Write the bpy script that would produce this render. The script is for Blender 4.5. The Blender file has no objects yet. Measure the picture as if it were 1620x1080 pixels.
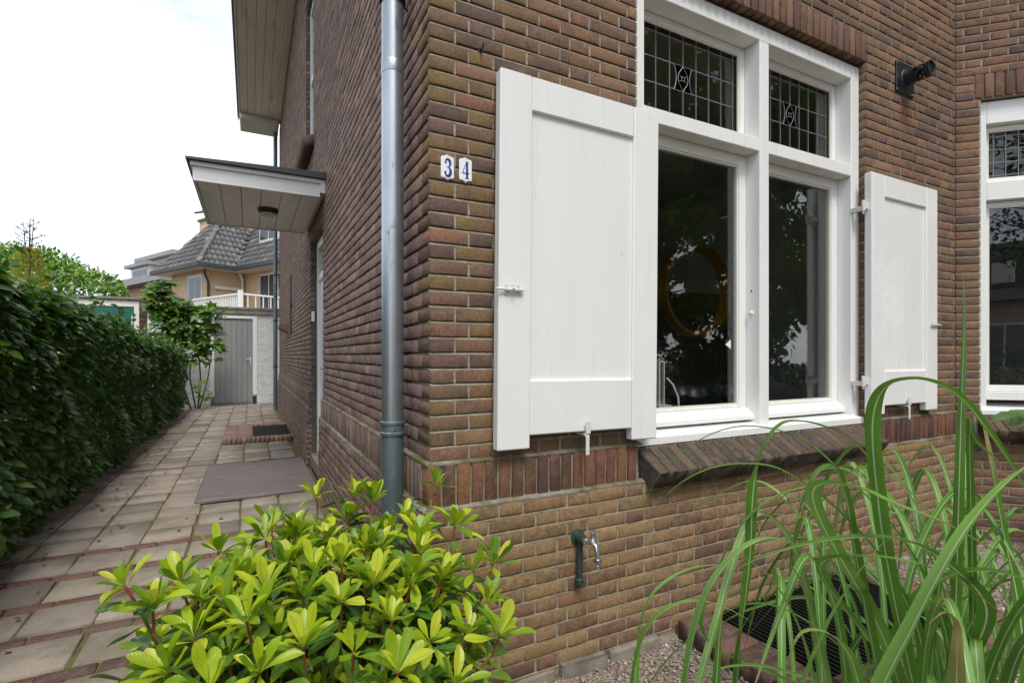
import bpy, bmesh, math, random
import numpy as np
from mathutils import Vector, Matrix, noise as mnoise

# ------------------------------------------------------------------ camera, sky, sun, exposure
SC = bpy.context.scene
COL = SC.collection
R = math.radians
YAW = 27.14
CAM = Vector((-.626, -1.927, 1.38))
cam_d = bpy.data.cameras.new('camera')
cam = bpy.data.objects.new('camera', cam_d); COL.objects.link(cam)
cam.location = CAM; cam.rotation_euler = (R(90), 0, R(-YAW))
cam_d.sensor_width = 36; cam_d.lens = 36*807.5/1620; cam_d.shift_y = 22.5/1620
cam_d.clip_start = .02; cam_d.clip_end = 600
SC.camera = cam

SUN_EL, SUN_AZ = 58, 190        # azimuth from +Y, clockwise (towards +X)
world = bpy.data.worlds.new('World'); SC.world = world; world.use_nodes = True
wn = world.node_tree; wn.nodes.clear()
def wnode(t, **k):
    n = wn.nodes.new(t)
    for a, b in k.items(): setattr(n, a, b)
    return n
sky = wnode('ShaderNodeTexSky', sky_type='NISHITA', sun_disc=False)
sky.sun_elevation = R(SUN_EL); sky.sun_rotation = R(SUN_AZ); sky.air_density = 1.0; sky.dust_density = 1.6; sky.ozone_density = 1.2
tc = wnode('ShaderNodeTexCoord')
mp = wnode('ShaderNodeMapping'); mp.inputs['Scale'].default_value = (1, 1, 2.2)
nz = wnode('ShaderNodeTexNoise'); nz.inputs['Scale'].default_value = 1.7; nz.inputs['Detail'].default_value = 7; nz.inputs['Roughness'].default_value = .55
rp = wnode('ShaderNodeValToRGB'); rp.color_ramp.elements[0].position = .40; rp.color_ramp.elements[1].position = .66
mx = wnode('ShaderNodeMix', data_type='RGBA')
mx.inputs['B'].default_value = (9.2, 9.45, 9.7, 1)
sc_ = wnode('ShaderNodeMath', operation='MULTIPLY_ADD'); sc_.inputs[1].default_value = .80; sc_.inputs[2].default_value = .18
bg = wnode('ShaderNodeBackground'); bg.inputs['Strength'].default_value = .115
wo = wnode('ShaderNodeOutputWorld')
L = wn.links.new
L(tc.outputs['Generated'], mp.inputs['Vector']); L(mp.outputs[0], nz.inputs['Vector']); L(nz.outputs['Fac'], rp.inputs[0])
L(rp.outputs[0], sc_.inputs[0]); L(sc_.outputs[0], mx.inputs['Factor']); L(sky.outputs[0], mx.inputs['A']); L(mx.outputs['Result'], bg.inputs[0]); L(bg.outputs[0], wo.inputs[0])

sd = bpy.data.lights.new('sun', 'SUN'); sd.energy = 1.6; sd.angle = R(18); sd.color = (1, .968, .915)
sun = bpy.data.objects.new('sun', sd); COL.objects.link(sun)
_sv = Vector((math.sin(R(SUN_AZ))*math.cos(R(SUN_EL)), math.cos(R(SUN_AZ))*math.cos(R(SUN_EL)), math.sin(R(SUN_EL))))
sun.rotation_euler = _sv.to_track_quat('Z', 'Y').to_euler(); sun.location = (0, 0, 20)

SC.view_settings.view_transform = 'Standard'; SC.view_settings.look = 'None'
SC.view_settings.gamma = 1; SC.view_settings.use_curve_mapping = False
SC.view_settings.exposure = .70
SC.cycles.max_bounces = 8; SC.cycles.diffuse_bounces = 3; SC.cycles.glossy_bounces = 4
SC.cycles.transparent_max_bounces = 12; SC.cycles.transmission_bounces = 4
SC.cycles.caustics_reflective = False; SC.cycles.caustics_refractive = False

# ------------------------------------------------------------------ pixel helpers (1620 x 1080 photograph), used to place and to rank pieces by size
TS, TC = math.sin(R(YAW)), math.cos(R(YAW))
def ray(px, py):
    l = (px-810)/807.5
    return Vector((l*TC+TS, -l*TS+TC, (562.5-py)/807.5))
def at(px, py, d): return CAM + ray(px, py)*d
def pj(p):
    a, b = p[0]-CAM[0], p[1]-CAM[1]
    d = a*TS+b*TC
    if d < .05: return None
    return 810+807.5*(a*TC-b*TS)/d, 562.5-807.5*(p[2]-CAM[2])/d, d
def seen_size(p, size):
    q = pj(p)
    if q is None or not (-30 < q[0] < 1650 and -30 < q[1] < 1110): return 0
    return size/q[2]

# ------------------------------------------------------------------ materials
def new_mat(name):
    m = bpy.data.materials.new(name); m.use_nodes = True
    nt = m.node_tree; b = nt.nodes['Principled BSDF']
    return m, nt, b
def N(nt, t, **k):
    n = nt.nodes.new(t)
    for a, v in k.items():
        if a in n.inputs: n.inputs[a].default_value = v
        else: setattr(n, a, v)
    return n
def mathn(nt, op, a, b=None, clamp=False):
    n = nt.nodes.new('ShaderNodeMath'); n.operation = op; n.use_clamp = clamp
    for i, v in enumerate((a, b)):
        if v is None: continue
        if isinstance(v, (int, float)): n.inputs[i].default_value = v
        else: nt.links.new(v, n.inputs[i])
    return n.outputs[0]
def mixc(nt, fac, a, b, mode='MIX'):
    n = nt.nodes.new('ShaderNodeMix'); n.data_type = 'RGBA'; n.blend_type = mode
    for s, v in (('Factor', fac), ('A', a), ('B', b)):
        i = n.inputs[s]
        if isinstance(v, (int, float)): i.default_value = v
        elif isinstance(v, tuple): i.default_value = v+(1,) if len(v) == 3 else v
        else: nt.links.new(v, i)
    return n.outputs['Result']
def noise(nt, scale, detail=4, rough=.55, vec=None, dim=None):
    n = N(nt, 'ShaderNodeTexNoise', Scale=scale, Detail=detail, Roughness=rough)
    if vec is not None: nt.links.new(vec, n.inputs['Vector'])
    return n.outputs['Fac']
def ramp(nt, fac, stops, interp='LINEAR'):
    n = nt.nodes.new('ShaderNodeValToRGB'); r = n.color_ramp; r.interpolation = interp
    while len(r.elements) < len(stops): r.elements.new(.5)
    for e, (p, c) in zip(r.elements, stops):
        e.position = p; e.color = (c, c, c, 1) if isinstance(c, (int, float)) else tuple(c)+(1,)
    nt.links.new(fac, n.inputs[0]); return n.outputs[0]
def wpos(nt): return N(nt, 'ShaderNodeNewGeometry').outputs['Position']
def rnd(nt):
    g = N(nt, 'ShaderNodeNewGeometry').outputs['Random Per Island']; o = N(nt, 'ShaderNodeObjectInfo').outputs['Random']
    return mathn(nt, 'FRACT', mathn(nt, 'ADD', g, o))
def bump(nt, b, h, strength=.4, dist=.004):
    n = N(nt, 'ShaderNodeBump', Strength=strength, Distance=dist)
    nt.links.new(h, n.inputs['Height']); nt.links.new(n.outputs[0], b.inputs['Normal'])
def plain(name, c, rough=.6, metal=0, spec=.5, var=.12, nscale=9, bscale=None, bstr=.3, bdist=.003, dirt=None, coat=0, stretch=None):
    m, nt, b = new_mat(name); p = wpos(nt)
    if stretch:
        mpn = N(nt, 'ShaderNodeMapping'); mpn.inputs['Scale'].default_value = stretch; nt.links.new(p, mpn.inputs[0]); p = mpn.outputs[0]
    n1 = noise(nt, nscale, 5, .6, p)
    lo = tuple(x*(1-var) for x in c); hi = tuple(min(1, x*(1+var)) for x in c)
    col = ramp(nt, n1, [(.3, lo), (.7, hi)])
    if dirt:
        dc, ds, d0, d1 = dirt
        col = mixc(nt, ramp(nt, noise(nt, ds, 6, .65, p), [(d0, 0), (d1, 1)]), col, dc)
    nt.links.new(col, b.inputs['Base Color'])
    b.inputs['Roughness'].default_value = rough; b.inputs['Metallic'].default_value = metal; b.inputs['Specular IOR Level'].default_value = spec
    b.inputs['Coat Weight'].default_value = coat
    if bscale: bump(nt, b, noise(nt, bscale, 4, .6, p), bstr, bdist)
    return m
def brick_mat(name, stops, moss=0, grime=.5, mosscol=(.165, .118, .042), bright=1, two=(.215, .118, .060), dark=(.070, .046, .040)):
    m, nt, b = new_mat(name); p = wpos(nt); r = rnd(nt)
    r2 = mathn(nt, 'FRACT', mathn(nt, 'MULTIPLY', r, 7.31)); r3 = mathn(nt, 'FRACT', mathn(nt, 'MULTIPLY', r, 23.7))
    col = ramp(nt, r, [(q, tuple(x*bright for x in c)) for q, c in stops])
    off = N(nt, 'ShaderNodeVectorMath', operation='ADD'); cb = N(nt, 'ShaderNodeCombineXYZ'); nt.links.new(p, off.inputs[0])
    for k in range(3): nt.links.new(mathn(nt, 'MULTIPLY', r2, 9.0), cb.inputs[k])
    nt.links.new(cb.outputs[0], off.inputs[1]); q = off.outputs[0]
    n0 = noise(nt, 9, 4, .6, q); n1 = noise(nt, 28, 5, .7, q); n2 = noise(nt, 5, 5, .6, p); n3 = noise(nt, 190, 3, .75, p); n4 = noise(nt, 70, 4, .7, p)
    w2 = ramp(nt, mathn(nt, 'ADD', n0, mathn(nt, 'MULTIPLY', mathn(nt, 'SUBTRACT', r3, .5), .3)), [(.50, 0), (.62, .62)])
    col = mixc(nt, w2, col, two)                                    # two-toned firing inside a brick
    w3 = ramp(nt, mathn(nt, 'ADD', n1, mathn(nt, 'MULTIPLY', mathn(nt, 'SUBTRACT', r2, .5), .28)), [(.48, 0), (.68, grime)])
    col = mixc(nt, w3, col, dark)
    if moss:
        sx = N(nt, 'ShaderNodeSeparateXYZ'); nt.links.new(p, sx.inputs[0])
        gx = ramp(nt, mathn(nt, 'MULTIPLY', sx.outputs[0], .25), [(0, 1), (.16, .5), (.4, .08), (1, .22)])
        gm = mathn(nt, 'MULTIPLY', gx, ramp(nt, mathn(nt, 'ADD', mathn(nt, 'MULTIPLY', n0, .6), mathn(nt, 'MULTIPLY', r3, .4)), [(.38, 0), (.66, 1)]))
        col = mixc(nt, mathn(nt, 'MULTIPLY', gm, moss), col, mosscol)
    col = mixc(nt, .85, col, ramp(nt, n4, [(.25, .62), (.75, 1.35)]), 'MULTIPLY')
    col = mixc(nt, .8, col, ramp(nt, n3, [(.28, .55), (.72, 1.42)]), 'MULTIPLY')
    col = mixc(nt, ramp(nt, noise(nt, 120, 2, .5, q), [(.70, 0), (.76, .5)]), col, (.34, .30, .24))
    nt.links.new(col, b.inputs['Base Color']); b.inputs['Roughness'].default_value = .9; b.inputs['Specular IOR Level'].default_value = .25
    h = mathn(nt, 'ADD', mathn(nt, 'ADD', noise(nt, 130, 5, .75, p), n4), mathn(nt, 'MULTIPLY', n1, .5)); bump(nt, b, h, .55, .0025)
    return m
def leaf_mat(name, stops, rough=.4, trans=.3, spec=.5, veins=True, back=(.8, .9, .6), bumpy=.25):
    m, nt, b = new_mat(name); r = rnd(nt)
    col = ramp(nt, r, stops)
    uv = N(nt, 'ShaderNodeUVMap'); sx = N(nt, 'ShaderNodeSeparateXYZ'); nt.links.new(uv.outputs[0], sx.inputs[0])
    ac = mathn(nt, 'ABSOLUTE', mathn(nt, 'SUBTRACT', sx.outputs[0], .5))
    if veins:
        rib = ramp(nt, ac, [(.012, .5), (.05, 0)])
        col = mixc(nt, rib, col, (.28, .32, .08))
        v = mathn(nt, 'SINE', mathn(nt, 'MULTIPLY', mathn(nt, 'SUBTRACT', sx.outputs[1], mathn(nt, 'MULTIPLY', ac, .75)), 62))
        bump(nt, b, v, bumpy, .0015)
    if veins: col = mixc(nt, ramp(nt, noise(nt, 46, 3, .6, wpos(nt)), [(.70, 0), (.75, .75)]), col, (.16, .095, .03))
    col = mixc(nt, .35, col, ramp(nt, noise(nt, 30, 3, .6, wpos(nt)), [(.3, .7), (.7, 1.25)]), 'MULTIPLY')
    nt.links.new(col, b.inputs['Base Color']); b.inputs['Roughness'].default_value = rough; b.inputs['Specular IOR Level'].default_value = spec
    t = N(nt, 'ShaderNodeBsdfTranslucent'); nt.links.new(mixc(nt, 1, col, tuple(back), 'MULTIPLY'), t.inputs[0])
    ms = N(nt, 'ShaderNodeMixShader'); ms.inputs[0].default_value = trans
    nt.links.new(b.outputs[0], ms.inputs[1]); nt.links.new(t.outputs[0], ms.inputs[2])
    nt.links.new(ms.outputs[0], nt.nodes['Material Output'].inputs[0])
    return m
def glass_mat(name, tint=(1, 1, 1), refl=1.0, wav=0.0):
    m, nt, b = new_mat(name); nt.nodes.remove(b)
    g = N(nt, 'ShaderNodeBsdfGlossy', Roughness=.0); t = N(nt, 'ShaderNodeBsdfTransparent'); t.inputs[0].default_value = tint+(1,)
    ge = N(nt, 'ShaderNodeNewGeometry'); dt = N(nt, 'ShaderNodeVectorMath', operation='DOT_PRODUCT'); nt.links.new(ge.outputs['Normal'], dt.inputs[0]); nt.links.new(ge.outputs['Incoming'], dt.inputs[1])
    c5 = mathn(nt, 'POWER', mathn(nt, 'SUBTRACT', 1.0, mathn(nt, 'ABSOLUTE', dt.outputs['Value'])), 5.0)       # Schlick, the same from both sides
    fr = mathn(nt, 'ADD', mathn(nt, 'MULTIPLY', c5, .957), .043)
    if wav:
        bp = N(nt, 'ShaderNodeBump', Strength=wav, Distance=.01); nt.links.new(noise(nt, 5, 2, .5, wpos(nt)), bp.inputs['Height']); nt.links.new(bp.outputs[0], g.inputs['Normal'])
    ms = N(nt, 'ShaderNodeMixShader'); nt.links.new(mathn(nt, 'MULTIPLY', fr, refl, True), ms.inputs[0])
    nt.links.new(t.outputs[0], ms.inputs[1]); nt.links.new(g.outputs[0], ms.inputs[2]); nt.links.new(ms.outputs[0], nt.nodes['Material Output'].inputs[0])
    return m

MT = {}
BR = [(0, (.080, .052, .045)), (.18, (.128, .078, .060)), (.36, (.110, .074, .055)), (.52, (.182, .092, .060)), (.68, (.155, .092, .058)), (.84, (.112, .066, .058)), (1, (.195, .112, .066))]
MT['brick'] = brick_mat('brick_front', BR, moss=.62, grime=.52, bright=1.24)
SBR = [(0, (.120, .085, .076)), (.25, (.165, .112, .094)), (.5, (.140, .100, .088)), (.75, (.190, .124, .098)), (1, (.215, .146, .112))]
MT['side_brick'] = brick_mat('brick_side', SBR, moss=0, grime=.5, bright=1.5, two=(.205, .13, .09), dark=(.085, .06, .056))
MT['plinth'] = brick_mat('brick_plinth', [(0, (.130, .075, .058)), (.12, (.22, .118, .070)), (.4, (.26, .155, .080)), (.8, (.28, .182, .090)), (1, (.20, .112, .072))], moss=.4, grime=.5, two=(.285, .20, .105))
MT['soldier'] = brick_mat('brick_soldier', [(0, (.060, .040, .037)), (.3, (.140, .064, .046)), (.6, (.190, .088, .052)), (.85, (.088, .052, .045)), (1, (.15, .092, .05))], moss=.25, grime=.7, two=(.225, .10, .055))
MT['sill_brick'] = brick_mat('brick_sill', [(0, (.070, .054, .042)), (.5, (.105, .080, .058)), (1, (.095, .062, .05))], moss=.3, grime=.8, mosscol=(.085, .095, .022), two=(.14, .11, .07), dark=(.04, .034, .03))
MT['lintel'] = brick_mat('brick_lintel', [(0, (.115, .066, .052)), (.5, (.160, .084, .060)), (1, (.185, .110, .070))], moss=0, grime=.55, two=(.20, .12, .07))
MT['pave_brick'] = brick_mat('brick_pave', [(0, (.165, .086, .07)), (.5, (.21, .112, .088)), (1, (.14, .085, .072))], moss=0, grime=.7, two=(.15, .11, .08), dark=(.06, .05, .042))
MT['mortar'] = plain('mortar', (.315, .275, .215), .95, spec=.2, var=.3, nscale=30, bscale=140, bstr=.8, dirt=((.17, .145, .10), 6, .45, .8))
MT['plinth_mortar'] = plain('plinth_mortar', (.285, .235, .155), .95, spec=.2, var=.3, nscale=30, bscale=140, bstr=.8, dirt=((.15, .12, .075), 5, .45, .8))
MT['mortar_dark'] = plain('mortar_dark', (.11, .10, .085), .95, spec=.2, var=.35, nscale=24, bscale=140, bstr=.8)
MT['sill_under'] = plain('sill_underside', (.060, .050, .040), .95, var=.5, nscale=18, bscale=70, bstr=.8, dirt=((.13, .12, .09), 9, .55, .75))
MT['ledge'] = plain('ledge_mortar', (.22, .20, .165), .95, spec=.2, var=.4, nscale=20, bscale=90, bstr=.9, dirt=((.10, .10, .035), 6, .42, .62))
MT['white'] = plain('white_paint', (.80, .795, .775), .38, var=.035, nscale=5, bscale=40, bstr=.06, coat=.15, dirt=((.66, .64, .57), 3.5, .60, .85), stretch=(1, 1, .35))
MT['shutter'] = plain('shutter_paint', (.79, .787, .77), .32, var=.03, nscale=6, bscale=26, bstr=.12, bdist=.004, coat=.3, dirt=((.66, .65, .59), 6, .56, .86), stretch=(1, 1, .10))
MT['cream'] = plain('cream_paint', (.74, .715, .62), .45, var=.04, nscale=6)
MT['grey_paint'] = plain('grey_paint', (.275, .27, .265), .5, var=.05, nscale=4, bscale=60, bstr=.1)
MT['soffit'] = plain('soffit_paint', (.85, .785, .77), .45, var=.08, nscale=3, bscale=60, bstr=.08, dirt=((.55, .50, .44), 2.5, .58, .72), stretch=(1, .3, 1))
MT['fascia'] = plain('fascia_paint', (.66, .66, .65), .42, var=.04, nscale=4)
MT['roof_edge'] = plain('roof_edge', (.05, .058, .066), .55, var=.2)
MT['zinc'] = plain('zinc', (.40, .435, .465), .36, metal=.85, var=.16, nscale=6, bscale=25, bstr=.06, dirt=((.20, .235, .245), 22, .62, .72), stretch=(1, 1, .35))
MT['zinc_dark'] = plain('zinc_dark', (.15, .195, .21), .48, metal=.6, var=.28, nscale=5, dirt=((.26, .29, .28), 18, .6, .74), stretch=(1, 1, .4))
MT['dark_metal'] = plain('dark_metal', (.035, .037, .04), .45, metal=.5, var=.2)
MT['flue'] = plain('flue_black', (.010, .0115, .0135), .36, var=.2, nscale=30, bscale=200, bstr=.15)
MT['tap_green'] = plain('tap_green', (.035, .068, .055), .55, metal=.3, var=.3, nscale=40, bscale=150, bstr=.4)
MT['chrome'] = plain('chrome', (.62, .64, .65), .28, metal=.95, var=.15, nscale=60)
MT['white_metal'] = plain('white_metal', (.66, .65, .62), .4, var=.1, nscale=60, dirt=((.30, .17, .09), 45, .66, .78))
MT['lead'] = plain('lead', (.22, .23, .24), .5, metal=.6, var=.2, nscale=40)
MT['enamel'] = plain('enamel', (.84, .85, .86), .12, var=.02, coat=.6)
MT['blue'] = plain('enamel_blue', (.018, .055, .30), .15, var=.05, coat=.5)
MT['slab'] = plain('step_slab', (.145, .112, .105), .62, var=.2, nscale=7, bscale=55, bstr=.4, dirt=((.25, .215, .21), 26, .56, .74), stretch=(.3, 1.6, 1))
MT['soil'] = plain('soil', (.055, .042, .030), .95, var=.4, nscale=18, bscale=60, bstr=1, bdist=.01)
MT['concrete'] = plain('concrete', (.225, .20, .155), .9, var=.25, nscale=14, bscale=70, bstr=.6, dirt=((.10, .095, .075), 5, .5, .72))
MT['bark'] = plain('bark', (.10, .075, .05), .9, var=.35, nscale=25, bscale=50, bstr=.8, bdist=.006)
MT['stem'] = plain('stem', (.20, .19, .055), .6, var=.3, nscale=40)
MT['stem_red'] = plain('stem_red', (.22, .05, .025), .55, var=.3, nscale=40)
MT['dark_plaster'] = plain('dark_plaster', (.13, .125, .115), .9, var=.1)
MT['plaster'] = plain('plaster', (.50, .50, .45), .9, var=.08)
MT['dark_wood'] = plain('dark_wood', (.05, .038, .03), .5, var=.3, nscale=12)
MT['amber'] = plain('brass', (.20, .085, .012), .35, metal=.4, var=.25)
MT['screen'] = plain('screen', (.012, .013, .016), .18, var=.1)
MT['green_door'] = plain('green_door', (.008, .115, .08), .45, var=.08)
MT['dark_brick'] = brick_mat('brick_dark', [(0, (.035, .025, .024)), (.5, (.06, .04, .036)), (1, (.045, .028, .026))], grime=.5)
MT['orange_brick'] = plain('orange_brick', (.66, .475, .30), .85, var=.35, nscale=9, stretch=(1, 1, 4.5))
MT['pink_brick'] = plain('pink_brick', (.52, .33, .245), .85, var=.22, nscale=9, stretch=(1, 1, 4.5))
MT['far_mortar'] = plain('far_mortar', (.36, .25, .15), .9, var=.2)
MT['white_brick'] = plain('white_brick', (.66, .65, .615), .75, var=.10, nscale=12, bscale=60, bstr=.4, dirt=((.42, .40, .34), 5, .56, .78))
MT['house_glass'] = plain('far_glass', (.055, .065, .075), .06, var=.3, nscale=2, spec=.8)
MT['slate'] = plain('slate', (.16, .165, .18), .7, var=.25, nscale=6, stretch=(1, 1, 6))
MT['glass'] = glass_mat('pane_glass', (.93, .95, .94), 1.7, .015)
MT['glass_up'] = glass_mat('leaded_glass', (.80, .82, .74), 1.3, .06)
MT['glass_amber'] = glass_mat('amber_glass', (.42, .22, .015), .6, .2)
MT['glass_green'] = glass_mat('green_glass', (.05, .26, .18), .7, .2)
MT['lamp_lens'] = plain('lamp_lens', (.55, .54, .50), .3)
for k_ in ('shutter', 'white'):
    nt = MT[k_].node_tree; b = nt.nodes['Principled BSDF']; src = b.inputs['Base Color'].links[0].from_socket; p = wpos(nt)
    c = mixc(nt, ramp(nt, noise(nt, 42, 2, .5, p), [(.755, 0), (.80, .75)]), src, (.36, .25, .15))
    mpn = N(nt, 'ShaderNodeMapping'); mpn.inputs['Scale'].default_value = (22, 22, 1.1); nt.links.new(p, mpn.inputs[0])
    c = mixc(nt, ramp(nt, noise(nt, 1.0, 5, .65, mpn.outputs[0]), [(.58, 0), (.85, .40 if k_ == 'shutter' else .15)]), c, (.67, .66, .60))
    nt.links.new(c, b.inputs['Base Color'])
    nt.links.new(ramp(nt, noise(nt, 1.3, 4, .6, mpn.outputs[0]), [(.3, .22), (.7, .48)]), b.inputs['Roughness'])
# roof tiles
m, nt, b = new_mat('roof_tile'); p = wpos(nt)
c = ramp(nt, rnd(nt), [(0, (.085, .084, .088)), (.6, (.13, .125, .125)), (.95, (.18, .17, .16)), (1, (.32, .22, .17))])
c = mixc(nt, ramp(nt, noise(nt, 2.5, 5, .6, p), [(.5, 0), (.8, .6)]), c, (.20, .185, .165))
nt.links.new(c, b.inputs['Base Color']); b.inputs['Roughness'].default_value = .6; MT['roof_tile'] = m
# concrete paving tiles
m, nt, b = new_mat('paving_tile'); p = wpos(nt)
c = ramp(nt, rnd(nt), [(0, (.215, .182, .155)), (.3, (.36, .31, .252)), (.6, (.30, .255, .215)), (.85, (.39, .34, .262)), (1, (.20, .172, .155))])
c = mixc(nt, ramp(nt, noise(nt, 5, 6, .65, p), [(.45, 0), (.72, .65)]), c, (.15, .128, .105))
c = mixc(nt, ramp(nt, noise(nt, 2.2, 5, .6, p), [(.5, 0), (.72, .5)]), c, (.15, .13, .06))
c = mixc(nt, .8, c, ramp(nt, noise(nt, 330, 2, .7, p), [(.3, .5), (.7, 1.45)]), 'MULTIPLY')
nt.links.new(c, b.inputs['Base Color']); b.inputs['Roughness'].default_value = .92; b.inputs['Specular IOR Level'].default_value = .25
bump(nt, b, mathn(nt, 'ADD', noise(nt, 260, 3, .7, p), noise(nt, 30, 3, .6, p)), .8, .003); MT['tile'] = m
# joint sand with moss
m, nt, b = new_mat('joint_sand'); p = wpos(nt)
c = ramp(nt, noise(nt, 5, 6, .6, p), [(.3, (.105, .08, .05)), (.46, (.17, .115, .062)), (.56, (.12, .135, .03)), (.8, (.07, .055, .04))])
nt.links.new(c, b.inputs['Base Color']); b.inputs['Roughness'].default_value = 1; bump(nt, b, noise(nt, 150, 4, .7, p), 1, .006); MT['sand'] = m
# gravel
m, nt, b = new_mat('gravel_stone'); 
c = ramp(nt, rnd(nt), [(0, (.16, .13, .11)), (.25, (.36, .30, .235)), (.45, (.27, .165, .105)), (.62, (.44, .39, .33)), (.8, (.21, .195, .185)), (1, (.55, .50, .43))])
nt.links.new(c, b.inputs['Base Color']); b.inputs['Roughness'].default_value = .8; MT['stone'] = m
m, nt, b = new_mat('gravel_ground'); p = wpos(nt); v = N(nt, 'ShaderNodeTexVoronoi', Scale=75.0); nt.links.new(p, v.inputs['Vector'])
sx = N(nt, 'ShaderNodeSeparateColor'); nt.links.new(v.outputs['Color'], sx.inputs[0])
c = ramp(nt, sx.outputs[0], [(0, (.11, .09, .07)), (.5, (.26, .20, .155)), (1, (.38, .33, .27))])
nt.links.new(c, b.inputs['Base Color']); b.inputs['Roughness'].default_value = .9; bump(nt, b, v.outputs['Distance'], 1, .012); MT['gravel'] = m

MT['skimmia'] = leaf_mat('skimmia_leaf', [(0, (.11, .24, .014)), (.25, (.23, .38, .012)), (.5, (.37, .50, .014)), (.75, (.50, .59, .022)), (1, (.60, .63, .05))], .32, .42, .5, bumpy=.12)
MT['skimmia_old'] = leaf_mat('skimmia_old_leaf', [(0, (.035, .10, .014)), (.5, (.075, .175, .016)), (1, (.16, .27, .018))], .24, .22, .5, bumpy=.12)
MT['hedge'] = leaf_mat('hedge_leaf', [(0, (.040, .11, .020)), (.4, (.068, .175, .027)), (.8, (.10, .225, .036)), (.955, (.15, .27, .040)), (1, (.28, .28, .04))], .30, .34, .75, bumpy=.5)
MT['laurel'] = leaf_mat('laurel_leaf', [(0, (.07, .18, .015)), (.5, (.15, .31, .022)), (1, (.25, .40, .04))], .36, .34)
MT['conifer'] = leaf_mat('conifer_spray', [(0, (.34, .38, .06)), (.5, (.50, .50, .11)), (1, (.60, .54, .14))], .7, .45, veins=False)
MT['conifer_top'] = leaf_mat('conifer_top_spray', [(0, (.06, .06, .03)), (1, (.11, .10, .05))], .7, .2, veins=False)
MT['fig'] = leaf_mat('fig_leaf', [(0, (.05, .14, .015)), (.5, (.09, .21, .022)), (1, (.16, .29, .035))], .45, .35)
MT['tree'] = leaf_mat('tree_leaf', [(0, (.05, .11, .016)), (.5, (.10, .185, .024)), (1, (.21, .28, .04))], .6, .5, .25, veins=False)
MT['grass'] = None
m, nt, b = new_mat('grass_blade')
uv = N(nt, 'ShaderNodeUVMap'); sx = N(nt, 'ShaderNodeSeparateXYZ'); nt.links.new(uv.outputs[0], sx.inputs[0])
r_ = rnd(nt); col = ramp(nt, r_, [(0, (.065, .18, .016)), (.5, (.12, .28, .03)), (.85, (.16, .33, .05)), (1, (.20, .35, .09))])
ac = mathn(nt, 'ABSOLUTE', mathn(nt, 'SUBTRACT', sx.outputs[0], .5))
stri = mathn(nt, 'SINE', mathn(nt, 'MULTIPLY', sx.outputs[0], 75))
col = mixc(nt, ramp(nt, stri, [(.3, 0), (1, .22)]), col, (.16, .29, .07))
col = mixc(nt, ramp(nt, ac, [(.03, .85), (.065, 0)]), col, (.52, .58, .36))
tipn = mathn(nt, 'ADD', sx.outputs[1], mathn(nt, 'MULTIPLY', mathn(nt, 'FRACT', mathn(nt, 'MULTIPLY', r_, 9.7)), .14))
col = mixc(nt, mathn(nt, 'MULTIPLY', mathn(nt, 'SUBTRACT', tipn, .97, True), 9.0, True), col, (.30, .22, .09))
col = mixc(nt, .5, col, ramp(nt, noise(nt, 14, 4, .6, wpos(nt)), [(.3, .72), (.7, 1.22)]), 'MULTIPLY')
nt.links.new(col, b.inputs['Base Color']); b.inputs['Roughness'].default_value = .42
bump(nt, b, stri, .15, .001)
t = N(nt, 'ShaderNodeBsdfTranslucent'); nt.links.new(col, t.inputs[0]); ms = N(nt, 'ShaderNodeMixShader'); ms.inputs[0].default_value = .34
nt.links.new(b.outputs[0], ms.inputs[1]); nt.links.new(t.outputs[0], ms.inputs[2]); nt.links.new(ms.outputs[0], nt.nodes['Material Output'].inputs[0]); MT['grass'] = m

# ------------------------------------------------------------------ object helpers
WL = {}                                   # world location of every object built here
def tag(o, label=None, cat=None, group=None, kind=None):
    for k, v in (('label', label), ('category', cat), ('group', group), ('kind', kind)):
        if v: o[k] = v
    return o
def thing(name, label, cat, loc, group=None):
    o = bpy.data.objects.new(name, None); COL.objects.link(o); o.empty_display_size = .1
    o.location = loc; WL[o] = Vector(loc); return tag(o, label, cat, group)
def place(o, parent, loc):
    COL.objects.link(o); WL[o] = Vector(loc)
    if parent is not None: o.parent = parent; o.location = Vector(loc)-WL[parent]
    else: o.location = loc
    return o
def raw_mesh(name, V, loops, counts, UV=None, mat=None, smooth=False):
    me = bpy.data.meshes.new(name); V = np.asarray(V, np.float32)
    me.vertices.add(len(V)); me.vertices.foreach_set('co', V.ravel())
    loops = np.asarray(loops, np.int32); counts = np.asarray(counts, np.int32)
    me.loops.add(len(loops)); me.loops.foreach_set('vertex_index', loops)
    st = np.zeros(len(counts), np.int32); st[1:] = np.cumsum(counts)[:-1]
    me.polygons.add(len(counts)); me.polygons.foreach_set('loop_start', st); me.polygons.foreach_set('loop_total', counts)
    if smooth: me.polygons.foreach_set('use_smooth', np.ones(len(counts), bool))
    if UV is not None:
        ul = me.uv_layers.new(name='UVMap'); ul.data.foreach_set('uv', np.asarray(UV, np.float32)[loops].ravel())
    if mat: me.materials.append(mat)
    me.update(calc_edges=True); return me
class Tpl:                                # a small template mesh: vertices, faces, one uv per vertex
    def __init__(s, V, F, UV=None):
        s.V = np.array(V, float); s.F = F
        s.UV = np.array(UV, float) if UV is not None else None
        s.loops = np.array([i for f in F for i in f]); s.counts = np.array([len(f) for f in F]); s._m = {}
    def mesh(s, name, mat, smooth):
        k = (name, mat.name)
        if k not in s._m: s._m[k] = raw_mesh(name, s.V, s.loops, s.counts, s.UV, mat, smooth)
        return s._m[k]
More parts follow.
